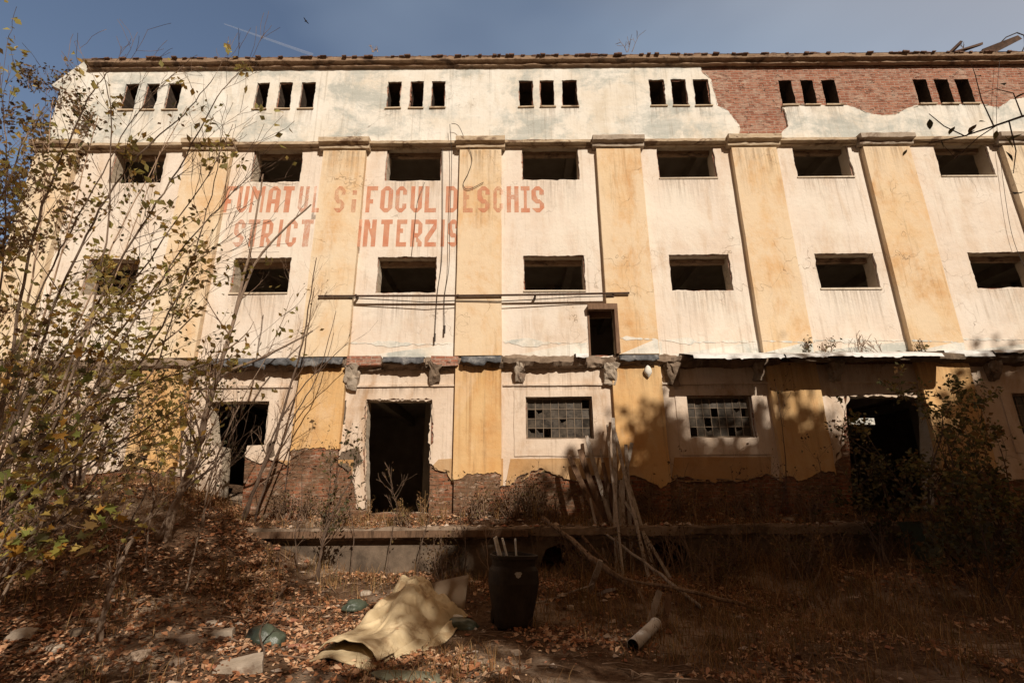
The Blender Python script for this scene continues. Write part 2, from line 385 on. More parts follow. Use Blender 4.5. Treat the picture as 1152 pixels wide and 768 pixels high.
for i in range(len(lp1) - 1):
    seg = jag([lp1[i], lp1[i + 1], lp1[i + 1]], .05, .085 if 12 < i < len(lp1) - 3 else .03, i * .53, 1.9)
    lpj += seg[:max(1, len(seg) - 1)]
lpj += [lp1[-1]]
coat('plaster_coat', lpj[::-1] if False else lpj, [win1, win4, win5, win7, low_h[-1]], 'pl_low', 5)

# ochre-brown dado under the ground-storey coat, and the pale plinth band above the canopy
dj = [p for p in lpj if p[1] < Z(500)]
def dado(u0, u1):
    x0, x1 = P(u0, 520).x, P(u1, 520).x; zt_ = Z(515.5)
    bot = [(x, z + .01) for x, z in lpj if x0 < x < x1 and z < zt_ - .06]
    top = jag([(x1, zt_), (x0, zt_), (x0, zt_)], .15, .02, u0)[:max(2, int((x1 - x0) / .15))]
    mb = MB(); sheet(mb, bot + top, [], -.014, .016); mb.build('dado', 'pl_dado', B)
for a, b in ((486, 566), (567, 691), (752, 868), (872, 936), (305, 398)): dado(a, b)
for k_, (a, b) in enumerate(((388, 514), (566, 661), (697, 745), (745, 864), (868, 1048), (1050, 1200))):
    x0, x1 = P(a, 395).x, P(b, 395).x
    lp = [(x0, zL + .0), (x1, zL + .0)]; zt_ = Z(388)
    lp += jag([(x1, zt_ + .05), ((x0 + x1) / 2, zt_), (x0, zt_ + .1), (x0, zt_ + .1)], .07, .10, k_ * 3.3, 1.7)[:-1]
    mb = MB(); sheet(mb, lp, [], -.01, .012); mb.build('pale_band', 'pl_up', B)
mb = MB(); sheet(mb, [(XL + .01, z0), (XR - .01, z0), (XR - .01, 3.1), (XL + .01, 3.1)], [jag(rect(min(p[0] for p in h) - .02, -1 if h in (door2, door3, door6) else min(p[1] for p in h), max(p[0] for p in h) + .02, max(p[1] for p in h)) if h not in (door2, door3, door6) else [(x, max(z, z0 + .02)) for x, z in h], .2, .016, 40 + i) for i, h in enumerate(low_h)], .040, .016)
mb.build('brick_base', 'brick_l', B)
# pilasters: ochre strips; one box per storey band with a brick core at the foot
pil_px = [(207, 257), (362, 410), (517, 564), (672, 722), (826, 877), (976, 1029), (1135, 1190)]
pil = [(P(a, 185, -.16).x, P(b, 185, -.16).x) for a, b in pil_px]
pil = [(XL, XL + 1.2)] + pil + [(pil[-1][0] + W, pil[-1][1] + W)]
zcap0 = Z(168, -.16)
for i, (a, b) in enumerate(pil):
    holes = []
    lo = zL + .02
    outer = [(a, lo), (b, lo), (b, zcap0), (a, zcap0)]
    if i == 4: outer = [(a, Z(346)), (a, zcap0), (b, zcap0), (b, lo), (P(695, 375, -.16).x, lo), (P(695, 375, -.16).x, Z(346))][::-1]
    mb = MB(); sheet(mb, jag(outer, .3, .008, i * 2.2), [], -.16, .165)
    mb.build('pilaster', 'pl_orp' if i in (0, 1, 2, 7, 8) else 'pl_or', B)
    if i in (4, 5, 6, 7):
        zt_ = Z([0, 0, 0, 0, 383, 388, 389, 388][i], -.16)
        lp = [(a + .012, lo + .01), (b - .012, lo + .01)] + jag([(b - .012, zt_), (a + .012, zt_ + .06), (a + .012, zt_ + .06)], .06, .07, i * 5.1, 2)[:-1]
        if i == 4: lp = [(max(x, P(697, 375, -.16).x), z) for x, z in lp]
        mb = MB(); sheet(mb, lp, [], -.168, .009); mb.build('pale_foot', 'pl_up', B)
    # ground-storey length
    if i in (2,):  bot = [q(334, 508), q(352, 500), q(370, 512), q(392, 505)]
    elif i == 1: bot = [(a, 2.2), (b, 2.3)]
    else: bot = None
    zb = [Z(527, -.14), Z(524, -.14), Z(506, -.14), Z(537, -.14), Z(541, -.14), Z(540, -.14), Z(538, -.14), Z(540, -.14), Z(540, -.14)][i]
    outer = [(a + .03, zb), (a + (b - a) * .35, zb + .12), (a + (b - a) * .7, zb - .08), (b - .01, zb + .05), (b - .01, zL - .22), (a + .03, zL - .22)]
    bt = [(a + .03, zb), (a + (b - a) * rnd.uniform(.1, .5), zb + rnd.uniform(-.1, .22)), (a + (b - a) * rnd.uniform(.55, .9), zb + rnd.uniform(-.2, .15)), (b - .01, zb + .05)]
    bj = []
    for k_ in range(3): bj += jag([bt[k_], bt[k_ + 1], bt[k_ + 1]], .04, .10, i * 1.3 + 40, 2.0)[:max(1, int((Vector(bt[k_]) - Vector(bt[k_ + 1])).length / .04))]
    sd = jag([(b - .01, zb + .06), (b - .01, zL - .22), (b - .02, zL - .22)], .12, .012, i)[:max(1, int((zL - .22 - zb - .06) / .12))] + [(b - .01, zL - .22), (a + .03, zL - .22)]
    mb = MB(); sheet(mb, bj + sd, [], -.14, .145)
    mb.build('lower_pilaster', 'pl_orl', B)
    mb = MB(); mb.box((a + .06, -.115, z0), (b - .04, .02, zL - .25)); mb.build('pilaster_core', 'brick_l', B)

# string course, capitals, coping
def smooth(pts, k_=6):
    out = []; m = len(pts)
    for i in range(m - 1):
        a, b, c, d = pts[max(0, i - 1)], pts[i], pts[i + 1], pts[min(m - 1, i + 2)]
        for j in range(k_):
            u = j / k_; out.append(.5 * ((2 * b) + (c - a) * u + (2 * a - 5 * b + 4 * c - d) * u * u + (-a + 3 * b - 3 * c + d) * u ** 3))
    return out + [pts[-1]]
def extr(mb, x0, x1, n, prof, amp=.015, mi=0, seed=0.0):
    b0 = len(mb.v); m = len(prof)
    for i in range(n + 1):
        x = x0 + (x1 - x0) * i / n
        for j, (y, z) in enumerate(prof):
            mb.v.append((x, y + nz(x * 2.3, j * 3.1, seed) * amp + nz(x * 9, j, seed) * amp * .6 if y < -.02 else y, z + nz(x * 1.9, j * 5.3, seed + 3) * amp + nz(x * 8, j, seed + 9) * amp * .7))
    for i in range(n):
        for j in range(m - 1):
            a = b0 + i * m + j; mb.f.append((a, a + m, a + m + 1, a + 1)); mb.mi.append(mi)
    for i in (0, n):
        f = tuple(b0 + i * m + j for j in range(m)); mb.f.append(f if i == 0 else f[::-1]); mb.mi.append(mi)
zc = Z(160.5, -.2)
mb = MB(); extr(mb, XL - .05, XR, 360, [(.02, zc - .05), (-.07, zc - .05), (-.08, zc + .0), (-.19, zc + .02), (-.20, zc + .10), (.0, zc + .16)], .014)
mb.build('string_course', 'cornice', B)
for i, (a, b) in enumerate(pil):
    mb = MB(); g = .11
    extr(mb, a - g, b + g, 14, [(.0, zc - .14), (-.20, zc - .14), (-.22, zc - .04), (-.33, zc - .0), (-.345, zc + .13), (-.30, zc + .17), (.0, zc + .19)], .03 if i in (4, 6) else .016, 0, i * 3.0)
    mb.build('capital', 'cornice' if i in (0, 1, 2, 3, 5) else 'conc', B)
zt = Z(65.5, -.25)
xs = P(98, 62, -.2).x
mb = MB(); extr(mb, xs, XR, 420, [(.02, zt - .12), (-.10, zt - .11), (-.11, zt - .03), (-.22, zt - .01), (-.24, zt + .09), (.02, zt + .1)], .02, 0, 5.0)
mb.build('top_cornice', 'cornice_d', B)
mb = MB()
x = xs + .05; rr = random.Random(5)
while x < XR:
    w = rr.uniform(.09, .2)
    if rr.random() < .96:
        mb.box((x, -.28 + rr.uniform(-.04, .08), zt + .085), (x + w, .2, zt + .105 + rr.uniform(0, .018)), 0, .010)
    x += w + rr.uniform(0.0, .02)
mb.build('coping_course', 'tile', B)
mb = MB()
for i in range(140):
    x = rr.uniform(xs, XR); s = rr.uniform(.02, .08) * (1.6 if nz(x * .8, 2) > .2 else 1)
    mb.box((x, -.2, zt + .09), (x + s * 1.5, -.2 + s, zt + .13 + s * .5), 0, .015)
o = mb.build('loose_tiles', 'tile', B); o['kind'] = 'stuff'

# window sills of the upper openings, thin and chipped
for h in up_h:
    x0, x1 = h[0][0], h[1][0]; zb = h[0][1]
    mb = MB(); mb.box((x0 - .05, -.045, zb - .035), (x1 + .05, .1, zb + .004), 0, .008); mb.build('sill', 'cornice', B)
for n, h in enumerate(mid_h[:-1]):
    if (n % 7 >= 4 and n < 7) or 7 <= n < 14 and n % 2 == 0:
        x0, x1 = h[0][0], h[1][0]; zb = h[0][1]
        mb = MB(); mb.box((x0 - .03, -.03, zb - .03), (x1 + .03, .2, zb + .012), 0, .006); mb.build('sill', 'reveal', B)
# lintel boards still hanging in the two rows of large openings
for h in mid_h[:-1]:
    x0, x1, zt_ = h[0][0], h[1][0], h[2][1]
    mb = MB(); mb.box((x0 + .01, .25, zt_ - .14), (x1 - .01, .38, zt_ - .004), 0, .008); mb.build('lintel', 'cornice_d', B)
# the timber frame of the small door in the middle of the front
x0, x1 = door_s[0][0], door_s[1][0]; zd0, zd1 = door_s[0][1], door_s[2][1]
mb = MB()
mb.box((x0 - .02, -.19, zd1 - .1), (x1 + .04, .0, zd1 + .06), 0, .012)
mb.box((x1 - .06, -.19, zd0), (x1 + .04, .05, zd1 - .103), 0, .012)
mb.box((x0 - .02, -.02, zd0), (x0 + .03, .1, zd1 - .103), 0, .01)
mb.box((x0 + .04, .2, zd1 - .2), (x1 - .06, .3, zd1 - .01), 0, .01)
mb.build('door_frame', 'wood_fr', B)
# the brick pier left standing between two slots
mb = MB(); xa = P(451, 106).x; xb_ = P(462, 106).x
sheet(mb, jag([(xa - .02, Z(115)), (xb_ + .02, Z(112)), (xb_ + .03, Z(106)), (xb_ - .01, Z(101)), (xb_ + .0, zs[0] + .02), (xa, zs[0] + .02)], .06, .03, 3, 4), [], .012, .2)
mb.build('brick_pier', 'brick', B)

# broken canopy: rough slab stump, bitumen sheets, zinc flashing, corbels
zb0, zb1 = Z(409, -.3), Z(400.5, -.3)
mb = MB()
def stump(x0, x1, n, depth, seed, drop=.0):
    extr(mb, x0, x1, n, [(.02, zb0 - .08 - drop), (-.10, zb0 - .06 - drop), (-depth * .7, zb0 - .02), (-depth, zb0 + .05), (-depth * .96, zb1 - .03), (-depth * .6, zb1 + .02), (.02, zb1 + .06)], .07, 0, seed)
xq = lambda u, y=-.3: P(u, 405, y).x
stump(XL, xq(386), 90, .24, 1); stump(xq(386), xq(430), 14, .20, 2, .02); stump(xq(430), xq(478), 14, .28, 3)
stump(xq(478), xq(520), 14, .16, 4, .03); stump(xq(520), xq(566), 14, .25, 5); stump(xq(566), xq(661), 30, .28, 6)
stump(xq(661), xq(696), 12, .12, 7); stump(xq(696), xq(790), 30, .26, 8); stump(xq(790), xq(880), 24, .30, 9)
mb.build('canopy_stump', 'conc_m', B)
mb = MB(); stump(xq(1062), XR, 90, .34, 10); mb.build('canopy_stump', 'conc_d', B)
yc = -.92; zB0, zB1, zA = P(576, 408.5, yc).z, P(576, 402.5, yc).z, Z(400)
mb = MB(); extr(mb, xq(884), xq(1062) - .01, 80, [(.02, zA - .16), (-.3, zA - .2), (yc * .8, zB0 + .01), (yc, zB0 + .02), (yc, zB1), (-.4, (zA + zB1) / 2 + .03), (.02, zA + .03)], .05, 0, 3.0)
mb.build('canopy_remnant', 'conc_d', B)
mb = MB()
for (a, b, c) in ((389, 428, .215), (484, 515, .175)):
    mb = MB(); mb.box((xq(a), -c - .05, zb0 - .01), (xq(b), -.1, zb1 + .035), 0, .03)
    mb.build('exposed_brick', 'brick', B)
def draped(u0, u1, name, mat, lip, seed, dep=.34, lift=.03, sag=.04):
    mb = MB(); xa, xb = xq(u0), xq(u1); n = max(6, int((xb - xa) / .07))
    def fn(i, j):
        x = xa + (xb - xa) * i
        k = nz(x * 1.4, seed) ; k2 = nz(x * 5, seed + 4)
        if j < .5: y = -(dep) * (j / .5); z = zb1 + lift + .02 - .05 * (j / .5) + k2 * .014
        else:
            t = (j - .5) / .5; L = lip * (1 + .55 * k + .45 * k2 + .3 * nz(x * 13, seed))
            y = -dep - .03 * t + k2 * .05 * t; z = zb1 + lift - .03 - L * t - sag * abs(k)
        return (x, y, z)
    mb.grid(fn, n, 6)
    o = mb.build(name, mat, B, True)
    md = o.modifiers.new('thickness', 'SOLIDIFY'); md.thickness = .012; md.offset = 1
    return o
def metal(u0, u1, lip, seed, dep, zf):
    mb = MB(); xa, xb = xq(u0, -dep), xq(u1, -dep); n = max(6, int((xb - xa) / .05))
    def fn(i, j):
        x = xa + (xb - xa) * i; k = nz(x * .9, seed); e = nz(x * 7, seed + 4); bend = math.floor((x - xa) / .9)
        tilt = nz(bend * 3.3, seed) * .05
        if j < .5: return (x, -(dep + .01) * (j / .5), zf + .03 + (Z(400) - zf) * (1 - j / .5) + e * .006 + tilt * .4 * j)
        t = (j - .5) / .5; L = lip * (1 + .35 * k + .3 * (nz(x * 4, seed + 2) > .18) + .12 * e)
        return (x, -dep - .02 - .05 * t * (1 + k) + e * .02 * t, zf + .02 - L * t + tilt)
    mb.grid(fn, n, 4)
    o = mb.build('zinc_flashing', 'flash', B); md = o.modifiers.new('thickness', 'SOLIDIFY'); md.thickness = .006; md.offset = 1
for (a, b, l, s) in ((236, 300, .20, 1.3), (298, 386, .17, 5.2), (431, 477, .15, 8.8), (519, 564, .17, 11.4), (697, 741, .14, 15.0)):
    draped(a, b, 'bitumen_sheet', 'bitumen', l, s, .33)
for (a, b, l, s) in ((780, 882, .10, 21.0), (884, 1061, .09, 25.0), (1064, 1118, .17, 31.0), (1119, 1190, .08, 35.0)):
    metal(a, b, l, s, .36 if b < 870 or a > 1062 else .95, zb1 + .02 if b < 870 or a > 1062 else zB1 + .01)
metal(648, 662, .12, 41, .34, zb1 + .02)
for i, u in enumerate((120, 214, 396, 489, 585, 686, 755, 853, 940, 1118, 1200)):
    x = xq(u, -.2); rr2 = random.Random(i); hh = rr2.uniform(.38, .58); ww = rr2.uniform(.26, .36)
    bm = bmesh.new(); bmesh.ops.create_cube(bm, size=1); bmesh.ops.subdivide_edges(bm, edges=bm.edges[:], cuts=5, use_grid_fill=True)
    for w_ in bm.verts:
        c = w_.co.copy(); t = .5 - c.z
        px = c.x * ww * (1 - .28 * t * rr2.uniform(.9, 1.1)); py = (c.y - .5) * .30 * (1 - .62 * t) if c.y < .49 else 0.0; pz = -hh * t
        d = Vector((nz(px * 5 + i * 9, py * 5, pz * 5), nz(px * 5, py * 5 + i * 9, pz * 5), nz(px * 5, py * 5, pz * 5 + i * 9)))
        d2 = Vector((nz(px * 14 + i, py * 14, pz * 14), nz(px * 14, py * 14 + i, pz * 14), nz(px * 14, py * 14, pz * 14 + i)))
        w_.co = Vector((x + px, py, zb0 + .01 + pz)) + (d * .10 + d2 * .035) * (1 if c.y < .4 else .2)
        w_.co.y = min(w_.co.y, .015)
    me = D.meshes.new('corbel'); bm.to_mesh(me); bm.free(); me.materials.append(M['conc' if i % 3 else 'conc_m'])
    o = D.objects.new('corbel', me); COL.objects.link(o); o.parent = B
# plaster bulb hanging under the slab
mb = MB(); c = P(729, 417, -.2)
mb.grid(lambda i, j: (c.x + .1 * math.sin(j * math.pi) * math.cos(i * 6.283) * (1 + .2 * nz(i * 3, j * 4)), -.2 + .09 * math.sin(j * math.pi) * math.sin(i * 6.283), zb0 - .02 - .34 * j), 12, 8)
mb.build('plaster_clot', 'pl_up', B, True)

# thin moulding over the ground-storey openings and raised window surrounds
zm = Z(433.5)
for i, (u0, u1) in enumerate(((205, 330), (392, 514), (566, 691), (739, 868), (938, 1060))):
    mb = MB(); extr(mb, P(u0, 433).x, P(u1, 433).x, 40, [(.01, zm - .02), (-.045, zm - .015), (-.05, zm + .03), (.01, zm + .05)], .01, 0, i * 2.0)
    mb.build('moulding', 'pl_low', B)
for h in (win4, win5, win1, win7):
    x0, x1 = h[0][0] - .30, h[1][0] + .30; za, zb_ = h[0][1] - .42, h[2][1] + .17
    mb = MB(); sheet(mb, jag(rect(x0, za, x1, zb_), .2, .012, x0), [jag(rect(h[0][0] - .01, h[0][1] - .01, h[1][0] + .01, h[2][1] + .01), .2, .01, 9)], -.025, .03)
    mb.build('window_surround', 'pl_low', B)
    xa, xb2, zp, zq = h[0][0], h[1][0], h[0][1], h[2][1]
    mb = MB(); t = .014; yb = .17
    mb.box((xa, yb - .03, zp), (xa + .04, yb + .03, zq)); mb.box((xb2 - .04, yb - .03, zp), (xb2, yb + .03, zq))
    mb.box((xa + .041, yb - .03, zp), (xb2 - .041, yb + .03, zp + .04)); mb.box((xa + .041, yb - .03, zq - .04), (xb2 - .041, yb + .03, zq))
    nc, nr = 8, 4; w_ = (xb2 - xa - .08) / nc; h_ = (zq - zp - .08) / nr
    for c_ in range(1, nc): mb.box((xa + .04 + c_ * w_ - t / 2, yb - .014, zp + .041), (xa + .04 + c_ * w_ + t / 2, yb + .014, zq - .041))
    for r_ in range(1, nr): mb.box((xa + .041, yb - .011, zp + .04 + r_ * h_ - t / 2), (xb2 - .041, yb + .011, zp + .04 + r_ * h_ + t / 2))
    wf = mb.build('window', 'iron_t', B)
    mb = MB(); rp = random.Random(int(xa * 10))
    for c_ in range(nc):
        for r_ in range(nr):
            u = rp.random()
            if u < .10: continue
            px, pz = xa + .04 + c_ * w_, zp + .04 + r_ * h_; e = .006; tl = rp.uniform(-.006, .006)
            if u < .26:
                mb.quadv([(px + e, yb + .002 - tl, pz + e), (px + w_ - e, yb + .002, pz + e), (px + w_ - e, yb + .002 + tl, pz + h_ * rp.uniform(.3, .8)), (px + w_ * rp.uniform(.2, .6), yb, pz + h_ * .5), (px + e, yb + .002, pz + h_ - e)])
            else:
                mb.quadv([(px + e, yb + .002 - tl, pz + e), (px + w_ - e, yb + .002 - tl, pz + e), (px + w_ - e, yb + .002 + tl, pz + h_ - e), (px + e, yb + .002 + tl, pz + h_ - e)])
    mb.build('pane', 'glass', wf)

# timber left in the right-hand doorway
mb = MB(); a = P(956, 475, .1); b = P(978, 473, .1)
mb.box((a.x, .06, a.z - .06), (b.x + .1, .12, a.z + .09), 0, .01); mb.build('transom_board', 'pl_up', B)
# fallen-plaster patches showing rough concrete beside the double doorway
for (pts) in ([(384, 452), (390, 450), (389, 470), (382, 487), (380, 478)], [(384, 508), (404, 502), (408, 520), (392, 530), (381, 522)], [(300, 500), (306, 492), (309, 512), (300, 516)]):
    mb = MB(); sheet(mb, jag([q(u, v) for u, v in pts][::-1], .06, .03, pts[0][0], 3), [], -.012, .014); mb.build('bare_patch', 'conc_d', B)

# interior shell: floors, beams, back and side walls, roof
YB = 9.0
def room(name, lo, hi, mat='inner'):
    mb = MB(); mb.box(lo, hi); return mb.build(name, mat, B)
yi = .055 + DEEP + .004
room('back_wall', (XL, YB, 0), (XR, YB + .3, zR)); 
mb = MB(); mb.box((XL - .0, yi, 0), (XL + .3, YB - .004, Z(92))); mb.build('side_wall', 'brick', B)
mb = MB(); mb.box((XR - .3, yi, 0), (XR, YB - .004, zR)); mb.build('side_wall', 'brick', B)
for zf in (1.2, zL + .02, Z(246), Z(139)):
    mb = MB(); mb.box((XL + .304, yi, zf - .2), (XR - .304, YB - .004, zf))
    if zf > 2:
        for i in range(17):
            xx = XL + 1.35 + i * 2.04
            mb.box((xx - .12, yi, zf - .55), (xx + .12, YB - .004, zf - .203))
    mb.build('floor_slab', 'inner', B)
mb = MB(); mb.box((XL + .304, .06, zR - .1), (XR, YB + .3, zR + .12)); mb.build('roof', 'conc_d', B)
for i in range(8):
    mb = MB(); xx = XL + 2.9 + i * 4.07; mb.box((xx - .18, 4.2, 1.2), (xx + .18, 4.55, zR - .11)); mb.build('column', 'inner', B)

# ------------------------------------------------------------------ faded red lettering
GL = {'F': ['####', '#...', '#...', '###.', '#...', '#...'], 'U': ['#..#', '#..#', '#..#', '#..#', '#..#', 'c##d'],
 'M': ['#b.a#', '#####', '#c#d#', '#...#', '#...#', '#...#'], 'A': ['a##b', '#..#', '#..#', '####', '#..#', '#..#'],
 'T': ['####', '.##.', '.##.', '.##.', '.##.', '.##.'], 'L': ['#...', '#...', '#...', '#...', '#...', '####'],
 'S': ['a##b', '#..#', '#b..', 'c##b', '...#', 'c##d'], 'i': ['.', '#', '.', '#', '#', '#'], 'I': ['#'] * 6, 'J': ['###', '.#.', '.#.', '.#.', '.#.', '###'],
 'O': ['a##b', '#..#', '#..#', '#..#', '#..#', 'c##d'], 'C': ['a##b', '#..#', '#...', '#...', '#..#', 'c##d'],
 'D': ['###b', '#..#', '#..#', '#..#', '#..#', '###d'], 'E': ['####', '#...', '###.', '#...', '#...', '####'],
 'H': ['#..#', '#..#', '####', '#..#', '#..#', '#..#'], 'N': ['#b.#', '##.#', '#c##', '#.c#', '#..#', '#..#'],
 'R': ['###b', '#..#', '#..#', '###d', '#.#b', '#..#'], 'Z': ['####', '..a#', '.a#d', 'a#d.', '#d..', '####']}
L1 = [('F',252.5,265,0.15),('U',267.5,279,0.12),('M',282,297,0.18),('A',301,315,0.17),('T',317.5,330,0.22),('U',336,347,0.42),('L',352,360,0.42),
      ('S',376,388,0.42),('i',396,401,0.42),('F',412,424.5,0.18),('O',428,442,0.22),('C',445,457.5,0.30),('U',462,475,0.20),('L',478,491,0.22),
      ('D',501.5,515,0.16),('E',521,532,0.42),('S',537,551,0.32),('C',555,566,0.42),('H',570,583.5,0.30),('J',586,596,0.22),('S',598,612,0.22)]
L2 = [('S',263,275,0.42),('T',278,291,0.30),('R',294,306.5,0.26),('I',313,317,0.30),('C',322,334,0.26),('T',338,351.5,0.42),
      ('I',403,406.5,0.22),('N',409,423,0.18),('T',428,441,0.17),('E',446,457.5,0.16),('R',462,475,0.18),('Z',478,491,0.16),('I',496,500,0.25),('S',503.5,516.5,0.22)]
k = NT('faded_red_paint'); at = k.n('ShaderNodeAttribute', attribute_name='wear')
o_ = k.obj()
wn = k.math('ADD', k.math('ADD', k.math('MULTIPLY', k.noise(o_, 2.6, 4, .6), .55), k.math('MULTIPLY', k.noise(o_, 14.0, 9, .78), .42)), k.math('MULTIPLY', k.noise(k.scale(o_, (1, 1, .4)), 16.0, 5, .7), .45))
al = k.math('MULTIPLY', k.ramp(k.math('SUBTRACT', wn, k.math('MULTIPLY', at.outputs['Fac'], .58)), .26, .60), .76)
k.col(k.mix(k.ramp(k.noise(o_, 2.5, 5), .35, .65), (.56, .20, .105), (.62, .33, .21)), .92, .1)
k.put(k.b.inputs['Alpha'], al)
M['paint_red'] = k.m
def lettering(line, v0, v1, name):
    grp = D.objects.new(name, None); COL.objects.link(grp); grp.parent = B
    for (ch, u0, u1, wv) in line:
        uc = (u0 + u1) / 2; vm = (v0 + v1) / 2
        yy = -.0035
        for a, b in pil:
            if a - .06 < P(uc, vm, -.16).x < b + .06: yy = -.1645
        xa, xb_, zt_, zb_ = P(u0, vm, yy).x, P(u1, vm, yy).x, P(uc, v0, yy).z, P(uc, v1, yy).z
        mb = MB(); g = GL[ch]; nr = len(g); nc = len(g[0])
        wd = [1.0] * nc
        if nc == 4 and ch not in 'TZ': wd = [1.45, .55, .55, 1.45]
        tot = sum(wd); xe = [xa]
        for w_ in wd: xe.append(xe[-1] + (xb_ - xa) * w_ / tot)
        for r_ in range(nr):
            ze0 = zt_ + (zb_ - zt_) * r_ / nr; ze1 = zt_ + (zb_ - zt_) * (r_ + 1) / nr
            for c_ in range(nc):
                t = g[r_][c_]
                if t == '.': continue
                q4 = [(xe[c_], yy, ze1), (xe[c_ + 1], yy, ze1), (xe[c_ + 1], yy, ze0), (xe[c_], yy, ze0)]
                if t == 'a': q4.pop(3)
                if t == 'b': q4.pop(2)
                if t == 'c': q4.pop(0)
                if t == 'd': q4.pop(1)
                mb.quadv(q4)
        o = mb.build('letter', 'paint_red', grp)
        at = o.data.attributes.new('wear', 'FLOAT', 'POINT'); at.data.foreach_set('value', [wv] * len(mb.v))
lettering(L1, 209.5, 239, 'painted_lettering'); lettering(L2, 247, 277.5, 'painted_lettering')

# rain stains run down from sills and trim
k = NT('rain_stain'); tcs = k.n('ShaderNodeTexCoord'); sg = k.n('ShaderNodeSeparateXYZ', i_Vector=tcs.outputs['Generated']); o_ = tcs.outputs['Object']
fade = k.math('POWER', sg.outputs[2], 1.4); e_ = k.math('MULTIPLY', k.ramp(sg.outputs[0], 0, .14), k.ramp(sg.outputs[0], 1, .86))
stn = k.ramp(k.noise(k.scale(o_, (9, 1, .35)), 1.7, 6, .7, .3), .43, .70)
k.put(k.b.inputs['Alpha'], k.math('MULTIPLY', k.math('MULTIPLY', k.math('MULTIPLY', fade, e_), stn), .40))
k.col((.17, .12, .08), .95, .05); M['rain_stain'] = k.m
def stain(x0, x1, zt_, L, y): 
    mb = MB(); mb.quadv([(x0, y, zt_ - L), (x1, y, zt_ - L), (x1, y, zt_), (x0, y, zt_)]); mb.build('rain_stain', 'rain_stain', B)
rs = random.Random(17)
for h in up_h: stain(h[0][0] - .06, h[1][0] + .06, h[0][1] - .05, rs.uniform(.3, .9), -.0018)
for h in mid_h[:-1]: stain(h[0][0] - .1, h[1][0] + .1, h[0][1] - .04, rs.uniform(.5, 1.3), -.0018)
for i, (a, b) in enumerate(pil):
    if i not in (4,): stain(a + .01, b - .01, zcap0 - .02, rs.uniform(.7, 2.0), -.1620)
    stain(a + .04, b - .02, zL - .25, rs.uniform(.6, 1.3), -.1420)
for (u0, u1) in ((205, 330), (392, 505), (566, 688), (739, 868), (938, 1060)): stain(P(u0, 433).x, P(u1, 433).x, zm + .7, .66, -.0022); stain(P(u0, 433).x, P(u1, 433).x, zm - .02, .30, -.0024)
# pipe and cables on the front
c_ = thing('iron_pipe', 'long thin rusty pipe running level across the front below the second window row', 'pipe', P(530, 332, -.2))
mb = MB(); mb.tube([P(358, 333, -.22), P(515, 332.5, -.22), P(602, 331.5, -.22), P(708, 329.5, -.22)], .028, 6); child(mb, 'pipe', 'iron', c_)
for u in (400, 515, 602, 690):
    mb = MB(); p = P(u, 332, -.2); mb.box((p.x - .025, -.2, p.z - .03), (p.x + .025, .0, p.z + .03)); child(mb, 'bracket', 'iron', c_)
mb = MB(); mb.tube([P(u, v, -.19) for u, v in ((392, 335), (430, 337), (480, 340), (514, 338), (560, 339), (600, 337), (650, 334), (690, 333))], .013, 5)
tag(mb.build('sagging_cable', 'cable'), 'black cable sagging just under the level rusty pipe', 'cable')
for pts, lab in (([(498, 166), (498, 220), (497, 290), (492, 330), (489, 380)], 'black cable hanging straight down over the lettering, the left of a pair'),
                 ([(506, 140), (508, 180), (506, 250), (505, 300), (500, 335), (500, 371)], 'black cable hanging over the last letter, the right of a pair'),
                 ([(478, 205), (470, 225), (467, 250), (463, 288)], 'thin slanting wire crossing the end of the word FOCUL'),
                 ([(508, 139), (516, 142), (524, 160), (531, 178), (527, 194), (521, 207), (527, 213), (544, 205)], 'looped loose wire curling over the ochre pilaster near the letter D'),
                 ([(1125, 62), (1121, 130), (1128, 200), (1138, 262), (1152, 300)], 'thin dark wire hanging from the roof edge near the right end of the brick patch')):
    mb = MB(); pp = [P(u, v, -.2 if 500 < u < 560 else -.1) for u, v in pts]; mb.tube(smooth(pp), .009 if lab[0] in 'bl' else .006, 5)
    if lab.startswith('black'): mb.tube([pp[-1] + Vector((0, 0, .12)), pp[-1] - Vector((0, 0, .1))], .026, 6)
    tag(mb.build('hanging_wire', 'cable'), lab, 'cable', 'loose cables on the front')
# ------------------------------------------------------------------ ground
def coords(a, b, fine0, fine1, st):
    xs = [a]; s = None
    out = []
    x = fine0
    while x <= fine1: out.append(x); x += st
    g = st; l = fine0
    left = []
    while l > a: g *= 1.35; l -= g; left.append(l)
    g = st; r_ = out[-1]; right = []
    while r_ < b: g *= 1.35; r_ += g; right.append(r_)
    return left[::-1] + out + right
gx = coords(-600, 600, -15, 15, .10); gy = coords(-600, 600, -13.5, .4, .10)
mb = MB()
for y in gy:
    for x in gx: mb.v.append((x, y, hgt(x, y)))
n = len(gx)
for j in range(len(gy) - 1):
    for i in range(n - 1):
        a = j * n + i; mb.f.append((a, a + 1, a + n + 1, a + n)); mb.mi.append(0)
k = NT('ground_soil'); o_ = k.obj()
c = k.mix(k.ramp(k.noise(o_, .9, 8, .65), .38, .62), (.115, .064, .036), (.18, .11, .066))
c = k.mix(k.ramp(k.noise(o_, 14, 7, .75), .42, .62), c, (.055, .03, .017))
c = k.mix(k.math('MULTIPLY', k.ramp(k.noise(o_, .55, 7, .65), .50, .60), .85), c, (.36, .27, .195))
c = k.mix(k.math('MULTIPLY', k.ramp(k.noise(o_, 28, 4, .7), .6, .68), .8), c, (.40, .29, .20))
k.col(c, .97, .08); k.bump(k.math('ADD', k.noise(o_, 16, 8, .75), k.math('MULTIPLY', k.noise(o_, 4, 4), 2)), .9, .05)
M['ground'] = k.m
o = mb.build('ground', 'ground', None, True); o['kind'] = 'structure'

